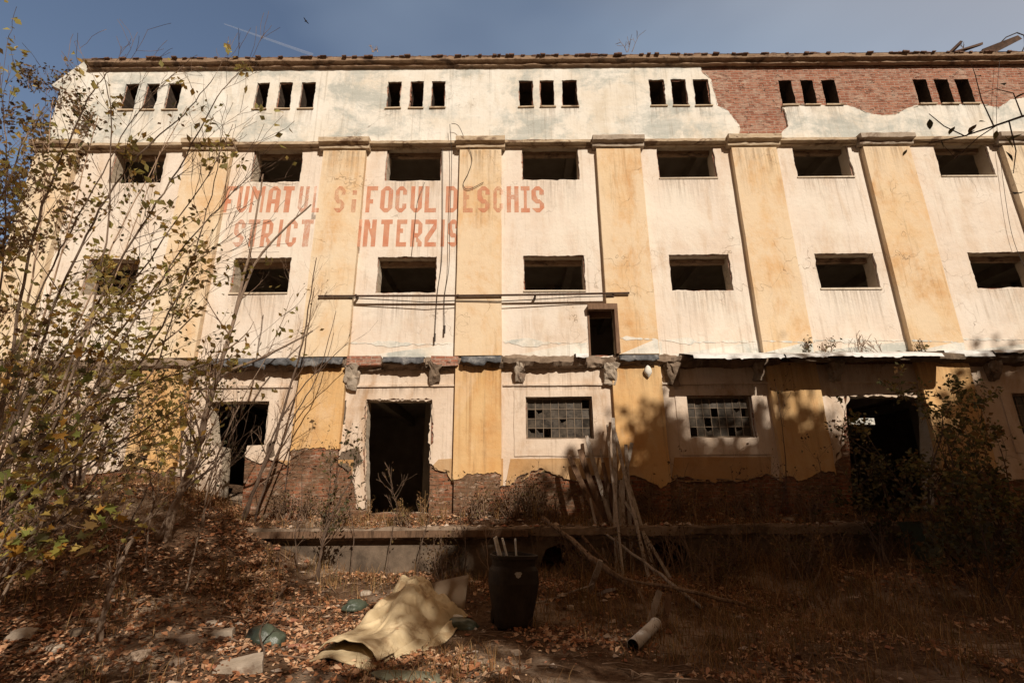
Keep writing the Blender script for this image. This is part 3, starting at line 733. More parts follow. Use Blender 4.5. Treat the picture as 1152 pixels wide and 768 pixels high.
# loading dock along the foot of the wall
DX0, DX1 = -5.9, 14.5; DY = -1.5; DZ = 1.16
dk = thing('loading_dock', 'low crumbling concrete loading dock running along the foot of the wall', 'loading dock', (0, 0, 0))
mb = MB(); extr(mb, DX0, DX1, 180, [(-.001, DZ - .22), (DY + .14, DZ - .22), (DY + .12, DZ - .15), (DY, DZ - .15), (DY - .01, DZ - .01), (DY + .02, DZ + .02), (-.001, DZ + .03)], .04, 0, 2.2)
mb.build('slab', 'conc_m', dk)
mb = MB(); extr(mb, DX0, .3, 60, [(DY - .005, DZ - .16), (DY - .07, DZ - .16), (DY - .075, DZ - .03), (DY - .005, DZ - .03)], .006, 0, 4.4)
mb.build('edge_beam', 'wood_b', dk)
def dq(u, v): p = P(u, v, DY + .16); return (p.x, p.z)
hl = [[dq(608, 638), dq(614, 618), dq(630, 610), dq(646, 614), dq(654, 628), dq(652, 646), dq(630, 650)],
      [dq(728, 628), dq(735, 612), dq(752, 607), dq(768, 612), dq(776, 626), dq(770, 638), dq(745, 640)]]
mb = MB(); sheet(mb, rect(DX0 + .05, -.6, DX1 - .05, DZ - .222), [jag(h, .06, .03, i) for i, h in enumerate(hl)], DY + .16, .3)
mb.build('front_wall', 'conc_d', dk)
# rubble and dirt banked up on the dock against the wall
mb = MB()
def heap(i, j):
    x = DX0 + .2 + (DX1 - DX0 - .4) * i; y = DY + .12 + (-.02 - DY - .12) * j
    z = DZ - .03 + .33 * sm(.1, .95, j) * (.75 + .6 * nz(x * .8, 1.7)) + .10 * nz(x * 2.2, y * 2.2, 4) * sm(0, .3, j) + .05 * nz(x * 6, y * 6, 8)
    for (ua, ub) in ((411, 484), (955, 1050)):
        xa, xb_ = P(ua, 560).x, P(ub, 560).x
        if xa < x < xb_: z -= .10 * sm(.5, 1, j)
    return (x, y, z)
mb.grid(heap, 400, 22); o = mb.build('dirt_bank', 'ground', None, True); o['kind'] = 'structure'
def surf(x, y):
    if DX0 + .3 < x < DX1 - .3 and DY + .13 < y < 0: return heap((x - DX0 - .2) / (DX1 - DX0 - .4), (y - DY - .12) / (-.02 - DY - .12))[2]
    return hgt(x, y)

# ------------------------------------------------------------------ litter, rubble, grass (uncountable)
def leafquad(mb, c, size, nrm, ang, fold=.25, mi=0, ln=1.5):
    n = nrm.normalized(); t = n.orthogonal().normalized(); b = n.cross(t)
    d = t * math.cos(ang) + b * math.sin(ang); s = n.cross(d)
    L, Wd = size * ln * .5, size * .5
    f = n * (size * fold)
    base = len(mb.v)
    mb.v += [tuple(c - d * L), tuple(c + s * Wd + f), tuple(c + d * L + f * .3), tuple(c - s * Wd + f)]
    mb.f += [(base, base + 1, base + 2), (base, base + 2, base + 3)]; mb.mi += [mi, mi]
lr = random.Random(11)
mb = MB(); cnt = 0
while cnt < 60000:
    y = -9.0 + 9.0 * lr.random() ** 1.0; x = lr.uniform(-13.5, 13.5)
    if abs(x) > (y + 12.7) * 1.15 + .5: continue
    den = .40 + 1.7 * nz(x * .6, y * .6, 21) + .5 * nz(x * 1.9, y * 1.9, 61) + (.28 if x < -1 else -.16)
    if y < -5.6 and -1.6 < x < 3: den -= .25
    if y > DY - .05 and x > DX0: den -= .2
    if lr.random() > den: continue
    z = surf(x, y) + lr.uniform(.004, .035)
    nrm = Vector((lr.gauss(0, .45), lr.gauss(0, .45) - .1, 1))
    leafquad(mb, Vector((x, y, z)), (lr.uniform(.03, .085) if lr.random() < .3 else lr.uniform(.015, .045)), nrm, lr.uniform(0, 6.28), lr.uniform(-.1, .4), 0, lr.uniform(1.1, 1.8)); cnt += 1
o = mb.build('leaf_litter', 'litter'); o['kind'] = 'stuff'
mb = MB()
def pebble(mb, c, s, r_, mi=0):
    b = len(mb.v); ax = [Vector((r_.gauss(0, 1), r_.gauss(0, 1), r_.gauss(0, 1))).normalized() for _ in range(1)]
    pts = [(1, 0, 0), (-1, 0, 0), (0, 1, 0), (0, -1, 0), (0, 0, .8), (0, 0, -.6)]
    a = r_.uniform(0, 6.28); ca, sa = math.cos(a), math.sin(a)
    sx, sy, sz = s * r_.uniform(.7, 1.4), s * r_.uniform(.5, 1), s * r_.uniform(.4, .8)
    for (x, y, z) in pts:
        x, y, z = x * sx + r_.gauss(0, s * .15), y * sy + r_.gauss(0, s * .15), z * sz
        mb.v.append((c[0] + x * ca - y * sa, c[1] + x * sa + y * ca, c[2] + z))
    for f in ((0, 2, 4), (2, 1, 4), (1, 3, 4), (3, 0, 4), (2, 0, 5), (1, 2, 5), (3, 1, 5), (0, 3, 5)): mb.f.append(tuple(b + i for i in f)); mb.mi.append(mi)
for i in range(11000):
    if i < 2600: y = lr.uniform(DY + .14, -.03); x = lr.uniform(DX0 + .4, 11)
    else:
        y = lr.uniform(-8, DY - .1); x = lr.uniform(-11, 11)
        if lr.random() > .35 + nz(x * .7, y * .7, 33) * 1.2 + (.25 if x < -4 else 0): continue
    s = .010 + .075 * lr.random() ** 6
    pebble(mb, (x, y, surf(x, y) + s * .2), s, lr)
for i in range(420):
    x = lr.uniform(DX0 + .3, 11); y = lr.uniform(DY + .0, DY + .3) if lr.random() < .6 else lr.uniform(DY - .6, DY - .1); s = .02 + .09 * lr.random() ** 3
    if nz(x * .9, 5.5) + lr.uniform(-.2, .2) < -.05: continue
    pebble(mb, (x, y, (DZ + .02 if y > DY - .05 else hgt(x, y)) + s * .25), s, lr)
o = mb.build('rubble_fragments', 'pebble'); o['kind'] = 'stuff'
def blade(mb, p, h, lean, az, w, mi=0, segs=3):
    d = Vector((math.cos(az), math.sin(az), 0)); s = Vector((-d.y, d.x, 0)) * w
    b = len(mb.v)
    for i in range(segs + 1):
        t = i / segs; c = p + Vector((0, 0, h * t * (1 - .25 * lean * t))) + d * (h * lean * t * t)
        ww = s * (1 - t * .85)
        mb.v += [tuple(c - ww), tuple(c + ww)]
    for i in range(segs): a = b + 2 * i; mb.f.append((a, a + 1, a + 3, a + 2)); mb.mi.append(mi)
mb = MB()
for i in range(9500):
    y = lr.uniform(-7.6, -.1); x = lr.uniform(-10, 12)
    if abs(x) > (y + 12.7) * 1.15: continue
    den = .18 + nz(x * .5, y * .5, 44) * .9
    if x > 1.0: den += .5 if y > -5.2 else .25
    if -4 < x < 2 and y > -2.6: den += .35
    if y < -5.8 and x < 3: den -= .3
    if lr.random() > den: continue
    near_bag = (-2.9 < x < -.2 and -6.2 < y < -3.4)
    for j in range(lr.randint(4, 11)):
        px, py = x + lr.gauss(0, .09), y + lr.gauss(0, .09)
        if DY - .08 < py < DY + .14: continue
        blade(mb, Vector((px, py, surf(px, py) - .01)), lr.uniform(.10, .34) * (.5 if near_bag else 1.9 if (px > .8 and -3.6 < py < -1.5 and lr.random() < .5) else 1.0), lr.uniform(.15, 1.1), lr.uniform(0, 6.28), lr.uniform(.003, .0075))
o = mb.build('dry_grass', 'grass'); o['kind'] = 'stuff'
mb = MB()
for i in range(900):
    y = lr.uniform(-7.6, DY - .15); x = lr.uniform(-9, 10)
    if abs(x) > (y + 12.7) * 1.15: continue
    a = lr.uniform(0, 3.14); L = lr.uniform(.1, .5); z = surf(x, y) + .02
    dx, dy = math.cos(a) * L, math.sin(a) * L
    mb.tube([(x, y, z), (x + dx * .5, y + dy * .5 + lr.uniform(-.03, .03), surf(x + dx * .5, y + dy * .5) + .04), (x + dx, y + dy, surf(x + dx, y + dy) + .02)], lr.uniform(.003, .009), 4)
o = mb.build('fallen_twigs', 'twig'); o['kind'] = 'stuff'

# tall dry weed stalks: things one could count
def weed(u, v, h, lab, n=5, w=.006):
    p = G(u, v) if not (v < 596 and u > 330) else Vector((P(u, v, -.7).x, -.7, 0))
    p.z = surf(p.x, p.y) - .02
    mb = MB(); r_ = random.Random(int(u * 7 + v))
    for i in range(n):
        a = r_.uniform(0, 6.28); l = r_.uniform(.05, .3); hh = h * r_.uniform(.6, 1)
        q0 = p + Vector((r_.gauss(0, .05), r_.gauss(0, .05), 0)); tip = q0 + Vector((math.cos(a) * l * hh, math.sin(a) * l * hh, hh))
        mid = q0.lerp(tip, .5) + Vector((r_.gauss(0, .02), r_.gauss(0, .02), 0))
        mb.tube([q0, mid, tip], [w, w * .8, w * .4], 4)
        for j in range(r_.randint(3, 8)):
            t = r_.uniform(.3, 1); b = q0.lerp(tip, t); d = Vector((r_.gauss(0, 1), r_.gauss(0, 1), .9)).normalized() * hh * r_.uniform(.06, .2)
            mb.tube([b, b + d], [w * .5, w * .25], 3, 0)
            for m in range(2):
                leafquad(mb, b + d * r_.uniform(.5, 1.05), r_.uniform(.012, .03), Vector((r_.gauss(0, 1), r_.gauss(0, 1), .6)), r_.uniform(0, 6), .2, 0, 1.8)
    return tag(mb.build('dry_weed', 'grass', None, False, tuple(p)), lab, 'weed', 'tall dry weeds')
WEEDS = [(478, 578, .75, 'tall dry weed standing in the right side of the double doorway'), (500, 582, .5, 'low dry weed clump beside the bare brick patch by the doorway'),
 (543, 640, .8, 'tall dry weed just left of the dark bin'), (560, 588, .6, 'dry weed on the dock above the bin'), (600, 586, .7, 'dry weed on the dock under the gridded window'),
 (655, 586, .6, 'dry weed at the back of the leaning planks'), (775, 588, .75, 'dry weed on the dock under the right gridded window'), (815, 590, .8, 'second dry weed on the dock under the right gridded window'),
 (790, 640, .9, 'tall dry weed in front of the dock right of the leaning planks'), (840, 640, 1.0, 'tallest dry weed in the shade in front of the dock'), (880, 650, .8, 'dry weed in the shade in front of the brick wall foot'),
 (930, 650, .9, 'dry weed in front of the dark right-hand doorway'), (985, 690, .8, 'dry weed with light stalks near the green trough'), (1065, 680, .9, 'dry weed beside the right end of the green trough'), (1100, 690, .7, 'dry weed at the far right of the yard'),
 (690, 660, .4, 'short dry weed between the leaning planks and the white pipe'), (410, 620, .6, 'dry weed on the slope under the double doorway'), (447, 640, .5, 'dry weed on the slope above the tan carpet'),
 (250, 660, .55, 'dry weed on the leafy slope above the green bag'), (300, 640, .5, 'dry weed on the leafy slope between two saplings'), (850, 700, .5, 'golden dry weed lit in the right foreground'), (905, 690, .55, 'dry weed in the middle of the right foreground')]
for wd in WEEDS: weed(*wd, n=8)

# ------------------------------------------------------------------ stones
def stone(u, v, s, lab, mat='stone', sq=.7, seed=0, name='stone', yy=None):
    p = G(u, v) if yy is None else Vector((P(u, v, yy).x, yy, surf(P(u, v, yy).x, yy)))
    bm = bmesh.new(); bmesh.ops.create_icosphere(bm, subdivisions=3, radius=1)
    for w in bm.verts:
        c = w.co; d = 1 + .38 * nz(c.x * 1.1 + seed, c.y * 1.1, c.z * 1.1) + .14 * nz(c.x * 3 + seed, c.y * 3, c.z * 3)
        w.co = Vector((max(-.75, min(.8, c.x * d)) * s * 1.2, max(-.8, min(.75, c.y * d)) * s, max(-.7, min(.72, c.z * d)) * s * sq))
    me = D.meshes.new(name); bm.to_mesh(me); bm.free(); me.materials.append(M[mat])
    o = D.objects.new(name, me); COL.objects.link(o); o.location = (p.x, p.y, p.z + s * sq * .12); o.rotation_euler = (0, 0, seed)
    return tag(o, lab, 'stone', 'loose stones and rubble lumps')
stone(418, 574, 0.122, 'pale rubble lump in the left corner of the double doorway', 'pl_low', .8, 1.2, yy=-.35)
stone(157, 741, 0.122, 'grey-brown boulder near the bottom edge left of the pale slab', 'stone', .8, 2.1)
stone(108, 700, 0.101, 'grey stone beside the foot of the crooked sapling', 'stone', .7, 3.7)
stone(90, 712, 0.115, 'low brown stone left of the crooked sapling', 'conc_d', .6, 4.4)
stone(238, 702, 0.086, 'grey stone left of the green bag', 'conc', .6, 5.0)
stone(412, 668, 0.094, 'round grey stone just above the tan carpet', 'conc', .7, 6.2)
stone(642, 684, 0.065, 'small pale stone on the earth right of the bin', 'conc', .8, 7.9)
stone(885, 564, 0.115, 'pale lump at the brick wall foot right of the red brick', 'conc', .7, 8.4, yy=-.5)
stone(938, 584, 0.094, 'small grey rubble lump on the dock left of the dark doorway', 'conc', .6, 9.3, yy=-.9)
stone(845, 568, 0.072, 'whitish rubble lump left of the red brick at the wall foot', 'pl_low', .7, 10.8, yy=-.5)
stone(25, 715, 0.158, 'large pale stone at the left edge of the yard', 'conc', .6, 11.4)
stone(60, 730, 0.101, 'flat pale stone in the bottom left corner', 'conc', .5, 12.2)
stone(200, 745, 0.086, 'stone half buried in leaves by the pale slab', 'stone', .6, 13.8)
stone(580, 735, 0.072, 'small stone on the bare earth below the bin', 'stone', .6, 14.8)
stone(130, 548, 0.115, 'pale stone high on the bank beside the orange wall', 'conc', .6, 15.1)
stone(100, 560, 0.144, 'broad grey stone on the bank below the orange wall', 'conc', .5, 16.6)
stone(955, 650, 0.108, 'flat pale rubble lump in the shaded right part of the yard', 'conc', .4, 17.1)
def flatslab(u, v, sx, sy, th, rz, lab, mat='conc'):
    p = G(u, v); mb = MB()
    lp = jag(rect(-sx, -sy, sx, sy), .08, .04, u)
    nn = len(lp); mb.v += [(x, y, th) for x, y in lp] + [(x * 1.03, y * 1.03, -.06) for x, y in lp]
    mb.f.append(tuple(range(nn))); mb.mi.append(0)
    for i in range(nn): j = (i + 1) % nn; mb.f.append((i, nn + i, nn + j, j)); mb.mi.append(0)
    o = mb.build('concrete_slab', mat); o.location = (p.x, p.y, p.z + .03); o.rotation_euler = (R(6), R(-5), rz)
    return tag(o, lab, 'slab', 'broken concrete slabs')
flatslab(268, 752, .24, .15, .045, .4, 'pale broken concrete slab below the green bag at the bottom edge')
flatslab(250, 716, .13, .07, .05, .2, 'small grey concrete slab left of the green bag')
flatslab(205, 722, .16, .07, .04, -.3, 'long grey slab half covered in leaves left of the green bag', 'stone')
# red brick by the wall
p = P(862, 560, -.5); p.z = surf(p.x, -.5)
mb = MB(); mb.box((-.13, -.06, -.03), (.13, .06, .12), 0, .012); o = mb.build('loose_brick', 'brick'); o.location = p; o.rotation_euler = (.2, .3, .5)
tag(o, 'single red brick lying at the foot of the shaded brick wall', 'brick')

# ------------------------------------------------------------------ wheelie bin
bp = G(577, 704); bp.z = hgt(bp.x, bp.y)
bn = thing('wheelie_bin', 'dark brown lidless wheelie bin standing in front of the dock', 'bin', tuple(bp))
mb = MB(); secs = [(0.0, .265, .23), (.05, .27, .25), (.35, .33, .31), (.60, .375, .345), (.78, .36, .335), (.88, .29, .285), (.93, .285, .285), (.935, .35, .345), (.99, .36, .355), (1.0, .335, .33), (.6, .3, .26), (.1, .26, .22)]
n = 32; b0 = 0
def se(t, a, b, e=.62):
    c, s = math.cos(t), math.sin(t)
    return (a * math.copysign(abs(c) ** e, c), b * math.copysign(abs(s) ** e, s))
for si, (z, a, b) in enumerate(secs):
    for i in range(n):
        x, y = se(2 * math.pi * (i + .5) / n, a, b)
        if si < 7 and y < 0: y += .05 * math.exp(-((x / .12) ** 2)) * (1 if .1 < z < .8 else 0)   # recessed front panel
        mb.v.append((x, y, z))
for si in range(len(secs) - 1):
    for i in range(n): j = (i + 1) % n; mb.f.append((si * n + i, si * n + j, si * n + n + j, si * n + n + i)); mb.mi.append(0)
mb.f.append(tuple(range(n))[::-1]); mb.mi.append(0); mb.f.append(tuple((len(secs) - 1) * n + i for i in range(n))); mb.mi.append(0)
body = mb.build('body', 'bin', bn)
md = body.modifiers.new('bevel', 'BEVEL'); md.width = .008; md.segments = 2; md.limit_method = 'ANGLE'
mb = MB(); mb.tube([(-.24, .36, .99), (-.24, .42, 1.0), (.24, .42, 1.0), (.24, .36, .99)], .014, 6); mb.build('handle', 'bin', bn)
for sx in (-1, 1):
    mb = MB(); mb.tube([(sx * .2, .27, .1), (sx * .27, .27, .1)], .1, 16); mb.build('wheel', 'bin', bn)
mb = MB(); mb.grid(lambda i, j: (-.012 + .05 * math.cos(6.283 * i) * j * (1 + .2 * math.sin(i * 31)), -.352, .74 + .042 * math.sin(6.283 * i) * j * (1 + .25 * math.sin(i * 19))), 24, 2); mb.build('whitish_spot', 'bin_spot', bn)  # small ragged whitish spot on the front of the bin
bn.rotation_euler = (R(-1.5), R(1.5), R(14))
for (x, y, l, a, b, r_, lab) in ((-.22, -.08, .34, -.12, .05, .016, 'leftmost pale stick in the bin, leaning left'), (-.185, -.05, .36, -.14, .02, .018, 'second pale stick from the left in the bin, close against the leftmost'), (-.09, -.05, .33, -.13, .0, .018, 'pale stick in the middle of the bin'), (.06, -.1, .32, -.03, .0, .015, 'upright pale stick standing alone in the right of the bin')):
    mb = MB(); p0 = bp + Vector((x - a * 1.5, y + .2, .25)); p1 = bp + Vector((x + a * .5, y, 1.0 + l * .72))
    mb.tube([p0, p0.lerp(p1, .7), p1], r_, 8)
    tag(mb.build('pale_stick', 'white'), lab, 'stick', 'pale sticks standing in the bin')

# ------------------------------------------------------------------ carpet, board, bags
A0, A1 = G(357, 742), G(425, 752); B0, B1 = G(448, 668), G(527, 694)
cp_o = (A0 + A1 + B0 + B1) / 4
def carpet(i, j, lift=0.0, fr=0.0):
    a = A0.lerp(A1, i); b = B0.lerp(B1, i); p = a.lerp(b, j)
    p += Vector((.05 * nz(i * 2, j * 4, 5), .05 * nz(i * 2, j * 4, 9), 0)) 
    rg = sm(-.02, .16, i) * sm(1.02, .78, i)
    prof = (.07 + .24 * sm(.05, .62, j)) * (1 - .8 * sm(.86, 1.0, j))
    fold = .085 * math.sin(i * 10 + j * 4.5 + 2.2 * nz(i * 2, j * 2, 3)) * sm(.15, .6, j) + .10 * nz(i * 3.2 + 4, j * 2.4, 12) * sm(.2, .7, j) + .03 * nz(i * 8, j * 5, 2)
    rdg = (1 - abs(nz(i * 3.0 + j * 2.2, j * 6.5 - i * 2, 77)) * 2.2); rdg = max(0, rdg) ** 3
    crush = .07 * rdg * sm(.12, .5, j) + (.20 * abs(nz(i * 3.6, j * 5.0, 31)) + .10 * abs(nz(i * 8, j * 9, 37))) * sm(.45, .8, j) * (1 - .7 * sm(.9, 1, j)) * (.5 + i)
    z = prof * rg + (fold + crush) * rg + lift
    g = hgt(p.x, p.y)
    return (p.x, p.y, max(g + .012, g + .015 + z))
cpt = thing('crumpled_carpet', 'large tan carpet lying crumpled and folded on the leaves left of the bin', 'carpet', tuple(cp_o))
mb = MB(); mb.grid(lambda i, j: carpet(i, j, .13 * sm(.30, 0, j) * (.55 + .45 * math.sin(i * 3.1 + .3))), 110, 130)
o = child(mb, 'upper_fold', 'carpet', cpt, True); md = o.modifiers.new('t', 'SOLIDIFY'); md.thickness = .014; md.offset = 1
mb = MB()
def under(i, j):
    a = A0.lerp(A1, i); b = B0.lerp(B1, i); p = a.lerp(b, j * .35 - .075); g = hgt(p.x, p.y)
    return (p.x, p.y, g + .02 + .035 * math.sin(math.pi * i) + .02 * math.sin(i * 5 + 1))
mb.grid(under, 40, 14); o = child(mb, 'lower_fold', 'carpet', cpt, True); md = o.modifiers.new('t', 'SOLIDIFY'); md.thickness = .016; md.offset = 1
mb = MB()
def side(i, j):
    a = A1.lerp(B1, .12 + .8 * i); d = Vector((.5, -.85, 0)).normalized(); p = a + d * (j * (.10 + .16 * math.sin(i * 3.14) ** 2)) ; g = hgt(p.x, p.y)
    return (p.x, p.y, g + .02 + (.10 * abs(math.sin(i * 6.5 + j * 2))) * (1 - j) + .03 * abs(nz(i * 5, j * 3, 8)))
mb.grid(side, 40, 12); o = child(mb, 'trailing_edge', 'carpet', cpt, True); md = o.modifiers.new('t', 'SOLIDIFY'); md.thickness = .012; md.offset = 1
mb = MB()
for k_ in range(9):
    c = Vector(carpet(lr.uniform(.1, .9), lr.random() ** .7)); leafquad(mb, c + Vector((0, 0, .028)), lr.uniform(.018, .045), Vector((lr.gauss(0, .3), lr.gauss(0, .3) - .2, 1)), lr.uniform(0, 6), .2, 0, 1.5)
o = mb.build('leaf_litter', 'litter'); o['kind'] = 'stuff'
# stiff brown sheet propped behind the carpet
b0, b1 = G(488, 688), G(521, 692)
def up(p, u, v): w = P(u, v, p.y + .12); return Vector((w.x, w.y, w.z))
t0, t1 = up(b0, 486, 655), up(b1, 527, 646)
mb = MB(); bl = [b0 + Vector((0, 0, -.03)), b1 + Vector((0, 0, -.03)), t1, t0]
mb.grid(lambda i, j: (bl[0].lerp(bl[1], i)).lerp(bl[3].lerp(bl[2], i), j) + Vector((0, .03 * math.sin(i * 3), 0)), 10, 8)
o = mb.build('stiff_sheet', 'board', None, True); md = o.modifiers.new('t', 'SOLIDIFY'); md.thickness = .012
tag(o, 'flat stiff brown sheet standing tilted behind the right end of the tan carpet', 'sheet')
def bag(u, v, sx, sy, sz, rz, lab, mat='bag', seed=0, name='plastic_bag', cat='bag'):
    p = G(u, v); bm = bmesh.new(); bmesh.ops.create_icosphere(bm, subdivisions=4, radius=1)
    for w in bm.verts:
        c = w.co.copy(); d = 1 + .22 * nz(c.x * 1.5 + seed, c.y * 1.5, c.z * 1.5) + .10 * abs(nz(c.x * 4 + seed, c.y * 4, c.z * 4)) + .05 * nz(c.x * 9, c.y * 9, c.z * 9 + seed)
        w.co = Vector((c.x * d * sx, c.y * d * sy, max(-.35, c.z * d) * sz))
    for f in bm.faces: f.smooth = True
    me = D.meshes.new(name); bm.to_mesh(me); bm.free(); me.materials.append(M[mat])
    o = D.objects.new(name, me); COL.objects.link(o); o.location = (p.x, p.y, p.z + .3 * sz); o.rotation_euler = (0, .12, rz)
    return tag(o, lab, cat)
bag(297, 722, .27, .17, .15, -.25, 'dull green plastic bag lying on the leaves left of the tan carpet', 'bag', 1.0)
bag(519, 706, .26, .15, .10, .2, 'flat dark green bag between the carpet and the bin', 'bag', 5.0)
bag(400, 686, .22, .1, .12, .8, 'dark green bag just showing behind the left side of the carpet', 'bag', 8.0)
bag(470, 764, .5, .16, .05, .1, 'flat grey-green tarp scrap at the bottom edge below the carpet', 'cloth_g', 12.0, 'tarp_scrap', 'tarp')
bag(515, 700, .085, .05, .05, .3, 'scrap of white paper lying on the dark green bag', 'paper', 15.0, 'paper_scrap', 'paper')
o = D.objects['paper_scrap']; o.location.z += .09; o.location.y -= .1; o.scale.z = .5
bag(335, 729, .13, .05, .04, .2, 'pinkish brick-coloured scrap between the green bag and the carpet', 'brick', 18.0, 'brick_scrap', 'brick')

# ------------------------------------------------------------------ planks and poles
def plank(ub, vb, ut, vt, yt, w, th, lab, mat='wood_g', name='plank', kinks=(), yb=None, tw=0.0):
    a = G(ub, vb) if yb is None else P(ub, vb, yb); b = P(ut, vt, yt)
    d = (b - a).normalized(); a = a - d * .05
    s = d.cross(Vector((0, -1, .25))).normalized(); s = Matrix.Rotation(tw, 3, d) @ s; n_ = d.cross(s)
    mb = MB(); N = 14; sd = ub * .13
    for i in range(N + 1):
        t = i / N; c = a.lerp(b, t) + s * (.03 * nz(t * 2, sd)) + n_ * (.03 * nz(t * 2, sd + 5))
        e = w * (1 + .10 * nz(t * 6, sd + 9)); k_ = 1 if i < N else .8
        for (sx, sy) in ((-1, -1), (1, -1), (1, 1), (-1, 1)): mb.v.append(tuple(c + s * (sx * e * k_ / 2) + n_ * (sy * th / 2)))
    for i in range(N):
        for q_ in range(4): p_, r_ = i * 4 + q_, i * 4 + (q_ + 1) % 4; mb.f.append((p_, r_, r_ + 4, p_ + 4)); mb.mi.append(0)
    mb.f.append((3, 2, 1, 0)); mb.f.append(tuple(N * 4 + i for i in range(4))); mb.mi += [0, 0]
    o = mb.build(name, mat, None, False, tuple(a))
    return tag(o, lab, 'plank' if name == 'plank' else 'pole', 'grey planks leaning against the wall' if name == 'plank' else 'loose poles and sticks')
plank(694, 648, 690, 470, -.12, .09, .028, 'tallest grey plank, its tip reaching beside the gridded window')
plank(712, 645, 704, 500, -.5, .08, .028, 'grey plank on the right of the leaning bundle, ending below the tallest')
plank(703, 642, 660, 490, -.25, .10, .028, 'grey plank tilted left with its tip under the left gridded window')
plank(730, 650, 692, 486, -.3, .07, .028, 'grey plank crossing the bundle from lower right to upper left')
plank(680, 640, 712, 498, -.4, .09, .028, 'pale plank crossing over the bundle towards the upper right')
plank(700, 640, 652, 505, -.5, .13, .04, 'dark plank tilted left on the left side of the leaning bundle', 'wood_b')
plank(704, 645, 640, 512, -.6, .12, .04, 'lowest dark plank tilted far left in the bundle', 'wood_b')
plank(708, 640, 678, 520, -.7, .09, .03, 'narrow dark lath in the middle of the leaning bundle', 'wood_b')
plank(700, 645, 700, 540, -.9, .13, .04, 'short pale plank standing upright in the middle of the bundle')
plank(738, 648, 708, 545, -.9, .07, .028, 'short grey plank on the far right of the bundle')
plank(662, 668, 676, 630, -3.3, .09, .05, 'short stub of grey board leaning under the long pole', 'wood_g')
plank(731, 700, 742, 664, -4.0, .09, .03, 'short grey board lying beside the white pipe, the left of two', 'wood_g')
plank(748, 706, 752, 668, -4.0, .09, .03, 'short brown board lying beside the white pipe, the right of two', 'wood_b')
plank(670, 668, 692, 662, -3.6, .05, .03, 'small broken lath lying flat near the stub of board', 'wood_g')
def pole(pts, r_, lab, mat='wood_g'):
    pp = []
    for (u, v, y) in pts: pp.append(G(u, v, .02) if y is None else P(u, v, y))
    mb = MB(); out = []; N = 6
    for i in range(len(pp) - 1):
        for j in range(N): out.append(pp[i].lerp(pp[i + 1], j / N) + Vector((lr.gauss(0, .008), 0, lr.gauss(0, .008))))
    out.append(pp[-1]); mb.tube(out, [r_ * (1 - .3 * i / len(out)) for i in range(len(out))], 7)
    tag(mb.build('loose_pole', mat, None, False, tuple(pp[0])), lab, 'pole', 'loose poles and sticks')
pole([(724, 668, None), (668, 630, -2.6), (645, 608, -2.0), (610, 582, -1.2)], .058, 'long thick brown pole slanting from the dock down across the yard', 'wood_m')
pole([(735, 706, None), (728, 682, None), (719, 664, -3.3)], .034, 'bent brown stick ending at the white pipe', 'wood_m')
pole([(790, 684, None), (735, 640, -2.4), (672, 592, -1.3)], .032, 'thin grey pole slanting down to the right in front of the bundle')
pole([(862, 686, None), (780, 666, -3.55), (700, 650, -3.0)], .034, 'long thin stick lying almost level to the right of the bundle', 'wood_m')
pole([(598, 680, None), (632, 670, None), (668, 656, -3.2)], .022, 'thin grey stick lying level just right of the bin')
pole([(840, 640, -2.4), (770, 655, None), (720, 660, None)], .014, 'thinnest brown stick lying in the grass right of the planks', 'wood_b')
pole([(655, 603, -1.9), (668, 618, -2.2), (690, 640, -2.5)], .03, 'short dark pole resting under the leaning planks', 'wood_b')
for i, (ub, vb, ut, vt, yt, w_, lab) in enumerate(((694, 640, 676, 505, -.5, .05, 'thin pale lath standing almost upright left of the tallest plank'), (720, 640, 686, 520, -.6, .05, 'thin pale lath crossing low over the bundle'), (702, 655, 683, 478, -.2, .045, 'thin long lath tucked behind the tallest plank'), (755, 652, 700, 560, -1.0, .06, 'thin grey lath sloping down to the right of the bundle'), (684, 645, 664, 560, -1.0, .05, 'short thin lath on the left side of the bundle'))):
    plank(ub, vb, ut, vt, yt, w_, .025, lab)
# white pipe
pa, pb_ = G(712, 727, .06), G(737, 705, .06)
pa.z = hgt(pa.x, pa.y) + .07; pb_.z = hgt(pb_.x, pb_.y) + .09
wp = thing('plastic_pipe', 'short piece of pale plastic pipe lying in the grass with its dark end open', 'pipe', tuple(pa))
mb = MB(); d = (pb_ - pa).normalized(); mb.tube([pa, pa + d * .002, pb_], [.075, .078, .078], 24, 0, False); mb.tube([pb_, pb_ + d * .05], [.085, .085], 24)
o = child(mb, 'tube', 'pvc', wp, True)
mb = MB(); mb.tube([pa + d * .001, pb_], [.07, .07], 20, 0, True)
mb.f.pop(0 if len(mb.f[0]) > 4 else -1); mb.mi.pop()
child(mb, 'bore', 'dark', wp)
# green trough at the right
tp = G(1062, 622); tz = hgt(tp.x, tp.y)
p0 = P(1024, 588, -2.0); p1 = P(1098, 588, -2.0)
tr_ = thing('metal_trough', 'dark green metal crate standing in the deep shade at the right', 'crate', ((p0.x + p1.x) / 2, -2.0, hgt((p0.x + p1.x) / 2, -2.0)))
wx = (p1.x - p0.x) / 2; hz = p0.z - tr_.location.z
mb = MB(); t = .03
mb.box((-wx, -.3, 0), (wx, -.3 + t, hz)); mb.box((-wx, .3 - t, 0), (wx, .3, hz)); mb.box((-wx, -.3 + t + .001, 0), (-wx + t, .3 - t - .001, hz)); mb.box((wx - t, -.3 + t + .001, 0), (wx, .3 - t - .001, hz)); mb.box((-wx + t, -.27, .02), (wx - t, .27, .05))
mb.build('body', 'bag', tr_)
mb = MB(); mb.box((-wx - .03, -.335, hz - .06), (wx + .03, -.302, hz + .015)); mb.box((-wx - .03, .302, hz - .06), (wx + .03, .335, hz + .015)); mb.build('rim', 'bag', tr_)
